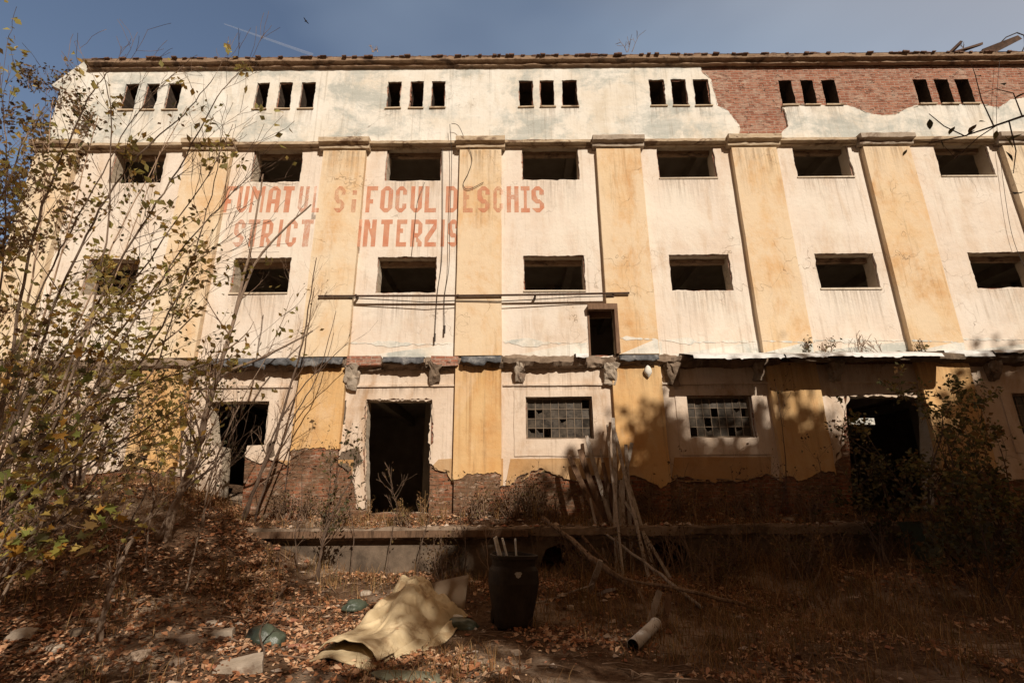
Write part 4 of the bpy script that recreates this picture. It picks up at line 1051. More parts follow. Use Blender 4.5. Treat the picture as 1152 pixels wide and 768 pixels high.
# ------------------------------------------------------------------ vegetation
def rv(r_): return Vector((r_.gauss(0, 1), r_.gauss(0, 1), r_.gauss(0, 1)))
def grow(mb, tips, p, d, L, r, lev, rng, nch=(4, 7), ratio=(.35, .6), wander=.16, upb=.08, spread=(.45, .95), mi=0, segs=6, minr=.0025):
    pts = [p.copy()]; dd = d.normalized()
    for i in range(segs):
        dd = (dd + rv(rng) * wander + Vector((0, 0, upb))).normalized()
        pts.append(pts[-1] + dd * (L / segs))
    rad = [max(minr, r * (1 - .78 * i / segs)) for i in range(segs + 1)]
    mb.tube(pts, rad, 7 if r > .05 else 5 if r > .015 else 3, mi, lev > 1)
    if lev <= 0 or lev == 1: tips += [(pts[i], (pts[i] - pts[i - 1]).normalized()) for i in range(2, segs + 1)]
    if lev <= 0: return
    for k_ in range(rng.randint(*nch)):
        t = rng.uniform(.25, 1); i = min(segs - 1, int(t * segs)); f = t * segs - i
        q0 = pts[i].lerp(pts[i + 1], f); ax = (pts[i + 1] - pts[i]).normalized()
        s = ax.cross(rv(rng)).normalized(); a = rng.uniform(*spread)
        nd = ax * math.cos(a) + s * math.sin(a)
        grow(mb, tips, q0, nd, L * rng.uniform(*ratio) * (1.15 - .4 * t), max(minr, rad[i] * .6), lev - 1, rng, nch, ratio, wander * 1.1, upb, spread, mi, max(3, segs - 1), minr)
MAPLE = [(0, -.5), (.12, -.2), (.42, -.32), (.3, -.05), (.55, .12), (.28, .18), (.2, .3), (0, .62), (-.2, .3), (-.28, .18), (-.55, .12), (-.3, -.05), (-.42, -.32), (-.12, -.2)]
def mapleleaf(mb, c, size, nrm, ang, mi=0):
    n = nrm.normalized(); t = n.orthogonal().normalized(); b = n.cross(t)
    d = t * math.cos(ang) + b * math.sin(ang); s = n.cross(d)
    base = len(mb.v); mb.v.append(tuple(c))
    for (x, y) in MAPLE: mb.v.append(tuple(c + s * x * size + d * y * size + n * (abs(x) * .35 - .15 * y * y) * size))
    m = len(MAPLE)
    for i in range(m): mb.f.append((base, base + 1 + i, base + 1 + (i + 1) % m)); mb.mi.append(mi)
def leaves(mb, tips, n, size, rng, mi=0, droop=.3, spread=.05, ln=1.6, maple=False, keep=None):
    c_ = 0; g = 0
    while c_ < n and g < n * 6:
        g += 1
        p, d = rng.choice(tips); q_ = p + rv(rng) * spread
        if keep and not keep(q_): continue
        nrm = rv(rng) + Vector((0, -.3, droop)); s = rng.uniform(*size)
        if maple: mapleleaf(mb, q_, s, nrm, rng.uniform(0, 6.28), mi)
        else: leafquad(mb, q_, s, nrm, rng.uniform(0, 6.28), rng.uniform(0, .3), mi, ln)
        c_ += 1
def toscr(p):
    l = cam_mat.transposed() @ (p - CAM); return 576 + FPX * l.x / -l.z, 384 - FPX * l.y / -l.z

def stems_plant(name, label, cat, stems, base, rng, barkm, twigm, leafm, nleaf, lsize, side=(5, 9), slen=(.3, .9), group=None, maple=False, r0=.03, lev=1, droop=.3, keep=None, spread=.05, minr=.0022, tipr=.2):
    "stems: pixel paths [(u, v, y), ...] of the trunk and main limbs, all rooted at base"
    t = thing(name, label, cat, tuple(base), group)
    tr = MB(); cr = MB(); tips = []
    for si, st in enumerate(stems):
        pts = [base + Vector((rng.gauss(0, .05), rng.gauss(0, .05), -.06))] + [P(u, v, y) for (u, v, y) in st]
        sm_ = []
        m = len(pts)
        for i in range(m - 1):          # Catmull-Rom through the points
            a, b, c, d = pts[max(0, i - 1)], pts[i], pts[i + 1], pts[min(m - 1, i + 2)]
            for j in range(6):
                u = j / 6; sm_.append(.5 * ((2 * b) + (c - a) * u + (2 * a - 5 * b + 4 * c - d) * u * u + (-a + 3 * b - 3 * c + d) * u ** 3) + rv(rng) * .007)
        sm_.append(pts[-1])
        rr_ = r0 * rng.uniform(.75, 1.15); N = len(sm_)
        rad = [rr_ * (1 - (1 - tipr) * i / N) for i in range(N)]
        tr.tube(sm_, rad, 7)
        L = sum((sm_[i + 1] - sm_[i]).length for i in range(N - 1))
        for k_ in range(rng.randint(*side)):
            i = int(N * rng.uniform(.22, .98)); i = min(max(i, 1), N - 2)
            ax = (sm_[i + 1] - sm_[i - 1]).normalized(); s = ax.cross(rv(rng)).normalized(); a = rng.uniform(.35, .9)
            grow(cr, tips, sm_[i], ax * math.cos(a) + s * math.sin(a), rng.uniform(*slen), rad[i] * .5, lev, rng, (2, 5), (.35, .65), .12, .06, (.35, .8), 0, 5, minr)
        tips += [(sm_[i], (sm_[i] - sm_[i - 1]).normalized()) for i in range(N // 2, N)]
    child(tr, 'trunk', barkm, t)
    child(cr, 'twigs', twigm, t)
    if nleaf:
        lf = MB(); leaves(lf, tips, nleaf, lsize, rng, 0, droop, spread, 1.6, maple, keep); child(lf, 'foliage', leafm, t)
    return t

# -- the many-stemmed half-bare shrub filling the left foreground
r1 = random.Random(21)
bx = -4.75; by = -7.9; base = Vector((bx, by, hgt(bx, by)))
y = by
stems = [
 [(-10, 600, y), (40, 500, y), (120, 446, y + .2), (200, 420, y + .3), (268, 398, y + .4)],
 [(0, 560, y), (45, 430, y), (105, 365, y + .2), (190, 318, y + .4), (262, 262, y + .6)],
 [(-20, 560, y), (10, 420, y), (60, 300, y), (115, 195, y), (160, 120, y + .2), (222, 62, y + .3)],
 [(5, 520, y), (60, 350, y), (105, 250, y), (155, 175, y), (205, 130, y), (240, 88, y)],
 [(20, 560, y), (90, 380, y), (150, 270, y), (200, 190, y), (245, 110, y), (272, 78, y)],
 [(25, 590, y), (110, 430, y), (190, 300, y), (245, 235, y), (292, 186, y)],
 [(-30, 500, y), (0, 330, y), (8, 190, y), (2, 110, y)],
 [(-10, 520, y), (32, 290, y), (64, 190, y), (100, 110, y), (122, 80, y)],
 [(10, 590, y), (90, 400, y), (122, 250, y), (124, 130, y), (116, 80, y)],
 [(30, 600, y), (150, 420, y), (205, 320, y), (238, 220, y), (250, 140, y)],
 [(-40, 560, y), (-20, 300, y), (20, 180, y), (50, 120, y)],
 [(0, 540, y), (70, 400, y), (140, 330, y), (225, 210, y), (262, 140, y)],
 [(-40, 620, y), (10, 480, y), (60, 410, y), (140, 385, y + .3), (215, 350, y + .4)],
 [(20, 640, y), (70, 530, y), (150, 490, y + .3), (215, 450, y + .4), (240, 430, y + .5)]]
stems_plant('shrub', 'tall half-bare shrub of many thin stems with yellow-green leaves filling the left foreground', 'shrub', stems, base, r1, 'bark_g', 'twig', 'leaf_y', 2100, (.03, .065), (10, 15), (.3, 1.0), r0=.016, lev=1, spread=.05, keep=lambda p: (toscr(p)[1] > 165 + 120 * math.sin(p.x * 7 + p.z * 5) or toscr(p)[0] < 30) and not (236 < toscr(p)[0] < 380 and 190 < toscr(p)[1] < 290))
stems_plant('shrub', 'sparse shrub of pale twigs standing behind the large half-bare shrub at the left', 'shrub',
  [[(u0, v0, -5.6), (u1, v1, -5.4), (u2, v2, -5.2)] for (u0, v0, u1, v1, u2, v2) in ((30, 420, 70, 280, 110, 130), (60, 440, 130, 310, 180, 170), (80, 450, 160, 340, 235, 255), (20, 400, 45, 250, 60, 110), (90, 470, 180, 390, 235, 340), (60, 430, 140, 250, 210, 120), (100, 480, 170, 420, 210, 300))],
  Vector((-7.0, -5.6, hgt(-7.0, -5.6))), random.Random(33), 'twig_p', 'twig_p', 'leaf_g', 900, (.03, .06), (8, 12), (.4, 1.2), r0=.022, spread=.08)
stems_plant('shrub', 'tangled brown shrub low at the left between the half-bare shrub and the bank', 'shrub',
  [[(u0, v0, -6.7), (u1, v1, -6.6), (u2, v2, -6.4)] for (u0, v0, u1, v1, u2, v2) in ((10, 560, 60, 480, 110, 400), (30, 560, 110, 480, 190, 420), (20, 580, 100, 520, 200, 480), (0, 540, 20, 440, 40, 350), (5, 550, 60, 440, 150, 340), (30, 590, 90, 560, 150, 540))],
  Vector((-6.6, -6.7, hgt(-6.6, -6.7))), random.Random(35), 'bark', 'twig', 'leaf_y', 1700, (.03, .065), (10, 14), (.4, 1.0), r0=.016, spread=.09)
# maple saplings with big leaves low at the left edge, close to the camera
r2 = random.Random(44); yb = -9.35
stems_plant('maple_sapling', 'young maple with large green and yellow leaves low at the left edge', 'sapling',
  [[(-60, 620, yb), (-10, 540, yb), (40, 480, yb), (85, 440, yb)], [(-60, 640, yb), (0, 580, yb), (60, 530, yb), (110, 500, yb)], [(-70, 600, yb), (-30, 500, yb), (0, 440, yb)], [(-50, 680, yb), (0, 630, yb), (50, 600, yb), (80, 590, yb)]],
  Vector((-3.75, yb, hgt(-3.75, yb))), r2, 'bark', 'twig', 'leaf_m', 300, (.05, .09), (6, 8), (.2, .42), r0=.013, maple=True, droop=.7, spread=.05)
r2 = random.Random(45); yb = -8.6
stems_plant('maple_sapling', 'dim leafy maple behind the young maple with large leaves, at the lower left', 'sapling',
  [[(-30, 640, yb), (30, 560, yb), (80, 500, yb)], [(-30, 660, yb), (50, 600, yb), (125, 540, yb)], [(-40, 600, yb), (0, 500, yb), (30, 430, yb)], [(-20, 680, yb), (20, 640, yb), (60, 620, yb)]],
  Vector((-4.35, yb, hgt(-4.35, yb))), r2, 'bark', 'twig', 'leaf_br', 480, (.04, .075), (6, 9), (.25, .6), r0=.014, maple=True, droop=.6, spread=.07)
# brown thicket on the bank
def thicket(x, yy, h, n, label, leafm, nleaf, seed, lsz=(.03, .07), barkm='bark', rad=.9, name='bush', cat='bush', lev=2):
    rng = random.Random(seed); z = surf(x, yy); t = thing(name, label, cat, (x, yy, z)); tr = MB(); tips = []
    for i in range(n):
        a = rng.uniform(0, 6.28); ln = rng.uniform(.1, rad)
        d = Vector((math.cos(a) * ln, math.sin(a) * ln * .7, 1))
        grow(tr, tips, Vector((x + rng.gauss(0, .12), yy + rng.gauss(0, .1), z - .05)), d, h * rng.uniform(.55, 1), .012 + .006 * h, lev, rng, (3, 5), (.35, .6), .12, .05, (.4, .9))
    child(tr, 'stems', barkm, t)
    if nleaf: lf = MB(); leaves(lf, tips, nleaf, lsz, rng, 0, .3, .06); child(lf, 'foliage', leafm, t)
    return t
thicket(-9.4, -1.6, 3.0, 9, 'brown dry bush against the orange wall at the left', 'leaf_d', 700, 3)
thicket(-11.2, -2.2, 3.6, 9, 'tall dry bush by the left corner of the building', 'leaf_g', 900, 4)
thicket(-8.1, -2.8, 2.6, 7, 'low twiggy bush left of the broken doorway', 'leaf_d', 320, 5)
thicket(-9.3, -4.6, 2.2, 7, 'dark low bush on the left part of the bank', 'leaf_d', 700, 6)
thicket(-7.3, -1.1, 2.6, 6, 'withered bush hanging beside the white edge of the broken doorway', 'leaf_d', 260, 8)
# tree off the building's left corner
def tree(x, yy, h, label, leafm, nleaf, lsz, seed, barkm='bark', r0=.2, group=None, crown_from=.3, nlimb=16, limb=.42, spread=.18, lev=2, name='tree', taper=.75):
    rng = random.Random(seed); z = hgt(x, yy); t = thing(name, label, 'tree', (x, yy, z), group)
    tr = MB(); cr = MB(); tips = []
    pts = [Vector((x, yy, z - .2))]; d = Vector((rng.gauss(0, .05), rng.gauss(0, .05), 1))
    N = 10
    for i in range(N):
        d = (d + rv(rng) * .07 + Vector((0, 0, .1))).normalized(); pts.append(pts[-1] + d * (h * .92 / N))
    rad = [r0 * (1 - .88 * i / N) for i in range(N + 1)]; rad[0] *= 1.3
    tr.tube(pts, rad, 10)
    for k_ in range(nlimb):
        t_ = crown_from + (1 - crown_from) * (k_ + rng.random()) / nlimb; i = min(N - 1, int(t_ * N)); q0 = pts[i].lerp(pts[i + 1], t_ * N - i)
        a = k_ * 2.4 + rng.gauss(0, .3); e = rng.uniform(.25, .8)
        dd = Vector((math.cos(a) * math.cos(e), math.sin(a) * math.cos(e), math.sin(e)))
        grow(tr if rng.random() < .5 else cr, tips, q0, dd, h * limb * (1.1 - taper * max(0, t_ - crown_from) / (1 - crown_from)) * rng.uniform(.7, 1.1), rad[i] * .5, lev, rng, (3, 6), (.35, .6), .14, .05, (.4, .9))
    child(tr, 'trunk', barkm, t); nb = len(cr.f)
    leaves(cr, tips, nleaf, lsz, rng, 1, .3, spread)
    child(cr, 'crown', [barkm, leafm], t)
    return t
tree(-14.7, -.5, 12.2, 'dense brown-twigged tree at the left corner of the building', 'leaf_br', 5500, (.05, .12), 51, 'twig', .13, None, .2, 34, .13, .16, 2, 'tree', .3)
tree(-15.6, -1.6, 11.4, 'second brown tree behind the one at the left corner of the building', 'leaf_br', 5500, (.05, .12), 52, 'twig', .13, None, .2, 30, .16, .16, 2, 'tree', .3)
# -- bare saplings on the slope
GS = 'bare saplings on the slope'
def sap(base_px, path, lab, r0, leaf=0, seed=0, bark='bark_g', twig='twig', leafm='leaf_d', side=(6, 10), slen=(.35, 1.1), lean=0.0, ls=(.025, .05), lev=1, extra=(), yb=None):
    p = G(*base_px)
    if yb is not None: p = Vector((P(*base_px, yb).x, yb, surf(P(*base_px, yb).x, yb)))
    st = [[(u, v, p.y + lean * (i + 1)) for i, (u, v) in enumerate(pth)] for pth in (path,) + tuple(extra)]
    return stems_plant('sapling', lab, 'sapling', st, p, random.Random(seed), bark, twig, leafm, leaf, ls, side, slen, GS, r0=r0, lev=lev, spread=.05)
sap((182, 606), [(200, 560), (222, 505), (240, 435), (256, 385), (270, 330), (284, 268), (296, 196)], 'tallest bare sapling, leaning right across the broken doorway', .075, 26, 61, slen=(.4, 1.5), extra=([(200, 560), (222, 505), (244, 430), (300, 400), (352, 372)], [(200, 560), (224, 500), (240, 440), (285, 300), (350, 230)]))
sap((272, 585), [(290, 540), (307, 500), (322, 450), (338, 395), (348, 340), (356, 290)], 'slim dark sapling right of the broken doorway, forking towards the upper windows', .04, 14, 62, 'bark', extra=([(290, 540), (312, 480), (345, 430), (392, 385)],))
sap((286, 590), [(300, 540), (330, 470), (358, 420), (378, 350)], 'thin sapling leaning right in front of the ochre pilaster by the doorway', .028, 10, 63, 'bark')
sap((232, 592), [(236, 540), (262, 470), (300, 400), (330, 330)], 'thin whip-like sapling in front of the broken doorway', .022, 8, 64)
sap((318, 590), [(324, 520), (332, 470), (336, 410)], 'straight thin sapling at the left end of the dock', .02, 12, 65, 'bark')
sap((108, 724), [(116, 690), (130, 648), (146, 610), (166, 585), (188, 566)], 'crooked dark sapling stem in the left foreground', .035, 0, 66, 'bark_g', side=(3, 5), slen=(.2, .7), extra=([(116, 690), (130, 648), (150, 606), (172, 570), (168, 530)],))
sap((352, 652), [(362, 610), (370, 575), (380, 535), (392, 500)], 'bushy little sapling with olive leaves left of the double doorway', .022, 260, 67, 'bark', leafm='leaf_d', ls=(.03, .075), side=(12, 16), slen=(.3, .8), extra=([(362, 615), (368, 570), (372, 530), (370, 500)], [(362, 615), (378, 570), (398, 535), (404, 505)]))
sap((215, 660), [(224, 600), (236, 560), (254, 520)], 'short thin whip in the middle of the leafy slope', .014, 5, 68)
sap((560, 690), [(550, 640), (546, 590), (545, 560)], 'thin upright twig standing just left of the bin', .012, 0, 69, 'twig_p', 'twig_p', side=(5, 8), slen=(.2, .5))
sap((300, 738), [(292, 712), (303, 690), (315, 672)], 'bent dark twig rising from the green bag', .014, 0, 70, 'bark', side=(2, 4), slen=(.15, .4))
sap((160, 640), [(168, 590), (178, 545), (176, 500)], 'thin sapling on the bank left of the tallest one', .018, 24, 72)
sap((128, 660), [(140, 610), (160, 560), (196, 500), (226, 470)], 'thin dark sapling leaning right from the left bank', .018, 16, 73, 'bark')
sap((335, 640), [(332, 600), (340, 560), (338, 515)], 'thin twiggy sapling just left of the bushy little one', .014, 14, 74, 'bark')
sap((880, 600), [(884, 540), (880, 480), (872, 430)], 'thin dark climbing stem on the shaded ochre pilaster right of the window', .014, 40, 75, 'bark', slen=(.3, .8), yb=-.3)
for i, (u, v, pth, lab, nl) in enumerate((
    (395, 640, [(398, 600), (392, 560), (402, 520)], 'thin twiggy sapling in front of the left jamb of the double doorway', 30),
    (438, 640, [(440, 605), (446, 570), (440, 548)], 'short dry sapling in front of the dock below the double doorway', 24),
    (470, 645, [(474, 612), (482, 585), (492, 560)], 'short sapling leaning right before the bare brick patch', 30),
    (520, 655, [(524, 615), (518, 580), (528, 545)], 'dry sapling between the tan carpet and the bare brick patch', 40),
    (600, 640, [(604, 610), (612, 575), (608, 540)], 'dry sapling just right of the bin, reaching up the wall foot', 40),
    (628, 645, [(632, 610), (628, 570), (640, 530)], 'thin sapling under the left gridded window beside the planks', 36),
    (765, 645, [(770, 605), (764, 560), (775, 520)], 'thin sapling right of the planks, crossing the wall foot', 40),
    (815, 650, [(818, 610), (828, 570), (822, 525)], 'thin sapling below the right gridded window', 44),
    (850, 645, [(852, 610), (846, 570), (858, 540)], 'thin sapling in front of the loose red brick', 40),
    (915, 655, [(918, 610), (926, 560), (920, 510)], 'dark sapling left of the right-hand doorway', 60))):
    sap((u, v), pth, lab, .013, nl, 500 + i, 'bark', 'twig', 'leaf_br', (8, 12), (.2, .6), yb=-1.75)
# -- shaded shrub by the right doorway
def rshrub(x, yy, h, lab, nl, seed, lm='leaf_g', n=8): return thicket(x, yy, h, n, lab, lm, nl, seed, (.035, .085), 'bark', .55, 'shrub', 'shrub')
rshrub(P(1075, 620, -2.1).x, -2.1, 3.1, 'leafy dark shrub with olive leaves by the right-hand doorway', 2000, 81, n=8)
rshrub(P(1140, 620, -2.4).x, -2.4, 2.6, 'dark shrub at the right edge in front of the last window', 1500, 82, n=8)
rshrub(P(1000, 620, -2.3).x, -2.3, 2.1, 'dark leafy shrub hiding the lower part of the right-hand doorway', 700, 83, 'leaf_d', n=5)
rshrub(P(1110, 650, -3.6).x, -3.6, 1.6, 'low dark shrub at the right below the green crate', 900, 84, 'leaf_d', n=7)
# -- dry scrub rooted in the dirt on the dock and along its front
for i, (u, v, yy, h, lab, nl) in enumerate(((536, 584, -.5, .7, 'dry brown scrub at the wall foot just right of the bare brick patch', 130), (575, 584, -.5, .85, 'dry brown scrub under the left corner of the gridded window', 160), (622, 586, -.6, .7, 'dry brown scrub under the right corner of the gridded window', 130),
    (772, 586, -.6, .7, 'dry brown scrub on the dock right of the leaning planks', 140), (830, 588, -.6, .6, 'dry brown scrub on the dock left of the red brick', 120), (915, 590, -.7, .8, 'dry brown scrub on the dock beside the dark right doorway', 160),
    (452, 590, -1.0, .4, 'low dry scrub on the dock in front of the double doorway', 110), (350, 575, -.4, .7, 'dry scrub against the bare brick left of the double doorway', 120), (500, 625, -1.9, .8, 'dry scrub in front of the dock just left of the bin', 120), (808, 640, -2.4, .9, 'dry scrub in front of the dock right of the planks', 200), (900, 640, -2.5, .9, 'dry scrub in front of the dock in deep shade', 220), (655, 650, -2.3, .7, 'dry scrub growing between the planks and the bin', 120), (318, 585, -.5, .8, 'dry scrub at the left end of the bare brick', 140), (380, 590, -.8, .8, 'dry scrub at the left jamb of the double doorway', 140), (690, 586, -.5, .9, 'dry scrub on the dock right behind the planks', 160), (860, 588, -.7, .9, 'dry scrub on the dock around the loose red brick', 160), (736, 586, -.4, .9, 'dry scrub against the wall foot right of the planks', 160), (598, 584, -.3, .9, 'dry scrub against the wall foot below the left gridded window', 160))):
    x = P(u, v, yy).x
    thicket(x, yy, h, 13, lab, 'leaf_br', nl * 2, 300 + i, (.015, .045), 'twig', 1.0, 'dry_scrub', 'scrub', 1)
for i in range(16):
    x = 1.4 + i * .62 + rnd.uniform(-.2, .2); yy = -1.7 - rnd.uniform(0, .5)
    thicket(x, yy, rnd.uniform(.6, 1.15), 10, 'dry brown scrub in deep shade along the dock right of the planks' if x > 3.6 else 'dry brown scrub along the front of the dock around the planks', 'leaf_br', 130, 400 + i, (.015, .045), 'twig', 1.0, 'dry_scrub', 'scrub', 1)['group'] = 'scrub along the front of the dock'
# dry growth on the broken upper corner of the building
c = P(62, 93, .2); t = thing('dry_scrub', 'clump of dry growth on the broken upper left corner of the building', 'scrub', (c.x, .2, Z(91)))
tr = MB(); tips = []; rg = random.Random(9)
for i in range(16): grow(tr, tips, Vector((c.x + rg.uniform(-.7, .45), rg.uniform(.1, .35), Z(93) + .02)), Vector((rg.gauss(0, .5), rg.gauss(-.1, .3), .8)), rg.uniform(.4, .9), .01, 1, rg, (3, 5), (.35, .6), .15, .03)
child(tr, 'stems', 'twig', t); lf = MB(); leaves(lf, tips, 420, (.04, .09), rg, 0, .3, .05); child(lf, 'foliage', 'leaf_br', t)
# -- twigs growing on the ledge and the roof
def tuft(u, v, yy, h, lab, n=5, seed=0, m='twig', nl=0, lm='leaf_d'):
    p = P(u, v, yy); rng = random.Random(seed); mb = MB(); tips = []
    for i in range(n): grow(mb, tips, p + Vector((rng.gauss(0, .06), 0, -.03)), Vector((rng.gauss(0, .4), rng.gauss(0, .15), 1)), h * rng.uniform(.5, 1), .013, 1, rng, (3, 5), (.3, .55), .1, .03, minr=.006)
    if nl: leaves(mb, tips, nl, (.03, .06), rng, 1)
    o = mb.build('roof_weed', [m, lm], None, False, tuple(p)); tag(o, lab, 'weed', 'weeds rooted on the ledge and roof'); return o
tuft(708, 58, -.1, .85, 'bare little tree growing on the roof edge right of the middle', 3, 1)
tuft(420, 58, -.1, .25, 'small dry tuft on the roof edge above the third slot group', 5, 2, 'twig_p')
tuft(932, 398, -.25, .5, 'small dark weed on the ledge left of the two leafless ones', 4, 3, 'twig', 26)
tuft(968, 398, -.25, .75, 'leafless weed on the white flashing, the taller of two', 4, 4)
tuft(990, 398, -.25, .6, 'leafless weed on the white flashing, the shorter of two', 3, 5)
tuft(1042, 396, -.25, .4, 'small leafy weed on the ledge at the foot of the sixth pilaster', 4, 6, 'twig', 30, 'leaf_g')
tuft(910, 396, -.25, .45, 'leafy weed on the ledge at the foot of the fifth pilaster', 4, 7, 'twig', 40)
tuft(1085, 56, -.1, .3, 'dry weed on the roof edge left of the broken boards', 3, 8)
# broken boards on the roof
o = None
for (u0, v0, u1, v1, w, lab) in ((1070, 58, 1082, 48, .1, 'short broken slat on the roof edge, the left of two'), (1080, 58, 1104, 50, .07, 'longer broken slat on the roof edge beside the short one'), (1108, 60, 1146, 42, .2, 'thick broken board sticking up over the roof edge at the right')):
    a, b = P(u0, v0, -.15), P(u1, v1, -.25); d = (b - a).normalized(); s = d.cross(Vector((0, 1, 0))).normalized(); mb = MB(); rg = random.Random(int(u0))
    for e in (a - d * .1, b):
        for (sx, sy) in ((-1, -1), (1, -1), (1, 1), (-1, 1)): mb.v.append(tuple(e + s * sx * w / 2 + Vector((0, sy * .05, 0)) + rv(rg) * .03))
    for q_ in range(4): r_ = (q_ + 1) % 4; mb.f.append((q_, r_, r_ + 4, q_ + 4)); mb.mi.append(0)
    mb.f += [(3, 2, 1, 0), (4, 5, 6, 7)]; mb.mi += [0, 0]
    tag(mb.build('broken_board', 'iron', None, False, tuple(a)), lab, 'board', 'broken boards on the roof edge')
mb = MB(); pts = [P(u, v, -.15) for u, v in ((1118, 60), (1122, 52), (1132, 42), (1144, 37), (1152, 40), (1153, 52), (1148, 62))]; mb.tube(pts, .018, 5)
tag(mb.build('wire_loop', 'cable'), 'loop of thick wire arching over the broken board on the roof', 'wire')

# -- branch reaching in at the upper right, from a tree standing outside the picture
tx, ty = 5.3, -9.6; base = Vector((tx, ty, hgt(tx, ty))); yy = -9.3
r3 = random.Random(91)
t = thing('tree', 'thin tree outside the right edge whose leafy branch reaches in at the upper right', 'tree', tuple(base))
tr = MB(); top = P(1290, -60, ty); mid = P(1260, 135, ty)
tr.tube([base - Vector((0, 0, .1)), base.lerp(mid, .5) + Vector((.08, 0, 0)), mid, top], [.09, .075, .06, .03], 8)
br_ = [mid, P(1200, 120, yy), P(1150, 131, yy), P(1115, 143, yy), P(1085, 153, yy), P(1050, 160, yy), P(1022, 158, yy)]
tr.tube(br_, [.02, .013, .009, .007, .005, .004, .002], 6)
for pth in ([P(1118, 142, yy), P(1104, 112, yy), P(1097, 84, yy), P(1092, 70, yy)], [P(1120, 142, yy), P(1100, 155, yy), P(1075, 178, yy), P(1058, 160, yy)], [P(1150, 131, yy), P(1140, 105, yy), P(1120, 100, yy), P(1090, 110, yy)], [P(1085, 153, yy), P(1062, 142, yy), P(1045, 128, yy)], [P(1135, 136, yy), P(1143, 170, yy), P(1140, 195, yy)], [P(1200, 120, yy), P(1185, 180, yy), P(1160, 215, yy), P(1136, 218, yy)]):
    tr.tube(pth, [.005, .004, .003, .0015], 4)
tp5 = []
for k_ in range(9): grow(tr, tp5, mid.lerp(top, .35 + .07 * k_), Vector((1.3 + r3.gauss(0, .3), r3.gauss(-.3, .5), .7)), r3.uniform(.9, 1.7), .02, 1, r3, (4, 6))
child(tr, 'trunk', 'bark', t)
lf = MB(); leaves(lf, tp5, 420, (.04, .08), r3, 0, .3, .05, keep=lambda p: p.x > 4.9 and p.z > 4 and toscr(p)[0] > 1190)
for (u, v, s, a) in ((1046, 140, .06, 1.4), (1071, 147, .055, .9), (1083, 118, .05, .3), (1105, 137, .045, .2), (1094, 145, .06, .8), (1128, 95, .06, 1.0), (1135, 160, .07, 2.0), (1120, 152, .05, 1.2), (1142, 155, .07, .4), (1145, 218, .08, .35), (1101, 86, .04, .2), (1092, 150, .045, .6), (1060, 162, .04, 2.0), (1018, 172, .035, 1.0), (1135, 176, .06, 2.2), (1148, 108, .06, .4), (1078, 175, .04, .5), (1110, 118, .035, .3)):
    c = P(u, v, yy); lr_ = r3
    d = Vector((math.cos(a), r3.gauss(0, .3), math.sin(a))).normalized(); n_ = Vector((r3.gauss(0, .5), -.8, .9)).normalized(); s_ = n_.cross(d).normalized(); b = len(lf.v)
    prof = [(-1, 0), (-.6, .3), (-.1, .42), (.4, .28), (1, 0), (.4, -.28), (-.1, -.42), (-.6, -.3)]
    lf.v += [tuple(c + d * x * s * .85 + s_ * w_ * s * .85 + n_ * abs(w_) * s * .4) for x, w_ in prof]
    lf.f += [(b, b + 1, b + 2, b + 3, b + 4), (b + 4, b + 5, b + 6, b + 7, b)]; lf.mi += [0, 0]
child(lf, 'foliage', 'leaf_d', t)

# -- tall trees behind the viewer: they throw the dappled shade over yard and ground storey
GB = 'tall trees behind the viewer'
SHADE = [(16.6, -20.5, 17.4, 19000, 'broad leafy tree behind the viewer at the far right', .45, .27), (23.5, -22.0, 14.0, 12000, 'wide tree behind the viewer, beyond the broad one', .30, .3),
         (19.9, -20.0, 15.4, 20000, 'dense tree behind the viewer between the broad and the wide one', .4, .28), (18.2, -21.8, 15.6, 16000, 'leafy tree behind the viewer, behind the broad and the dense one', .5, .25),
         (15.0, -19.4, 16.0, 16000, 'leafy tree behind the viewer, just left of the broad one', .45, .26),
         (13.2, -20.8, 16.8, 12000, 'leafy tree behind the viewer to the right', .6, .25), (10.4, -21.3, 16.6, 10000, 'slender tree behind the viewer, right of the middle', .62, .26), (8.2, -19.5, 14.4, 5600, 'leafy tree directly behind and right of the viewer', .28, .30),
         (8.6, -23.0, 17.8, 5600, 'tall slim tree behind the viewer, behind the slender one', .5, .2), (12.0, -22.8, 17.8, 8000, 'tall slim tree behind the viewer, right of the other slim one', .5, .22),
         (8.0, -22.9, 17.2, 2600, 'tall slim tree behind the viewer, left of the other slim ones', .86, .16),
         (3.2, -20.8, 9.6, 1700, 'smaller open tree directly behind the viewer', .3, .28), (2.4, -22.0, 17.4, 1300, 'sparse tall tree behind the viewer', .6, .2), (-2.8, -21.0, 9.6, 1300, 'sparse low tree behind the viewer at the far left', .3, .30),
         (10.5, -17.5, 12.0, 4200, 'low dense tree close behind the viewer on the right', .3, .4),
         (15.5, -17.0, 11.6, 4600, 'low dense tree close behind the viewer at the far right', .3, .4), (11.2, -15.5, 9.2, 2200, 'small dense tree close behind the viewer', .2, .42)]
for i, (x, yy, h, nl, lab, cf, lm) in enumerate(SHADE):
    tree(x, yy, h, lab, 'leaf_d', nl, (.12, .29), 100 + i, 'bark', .26, GB, cf, 20, lm, .40, 2, 'tree', .45)

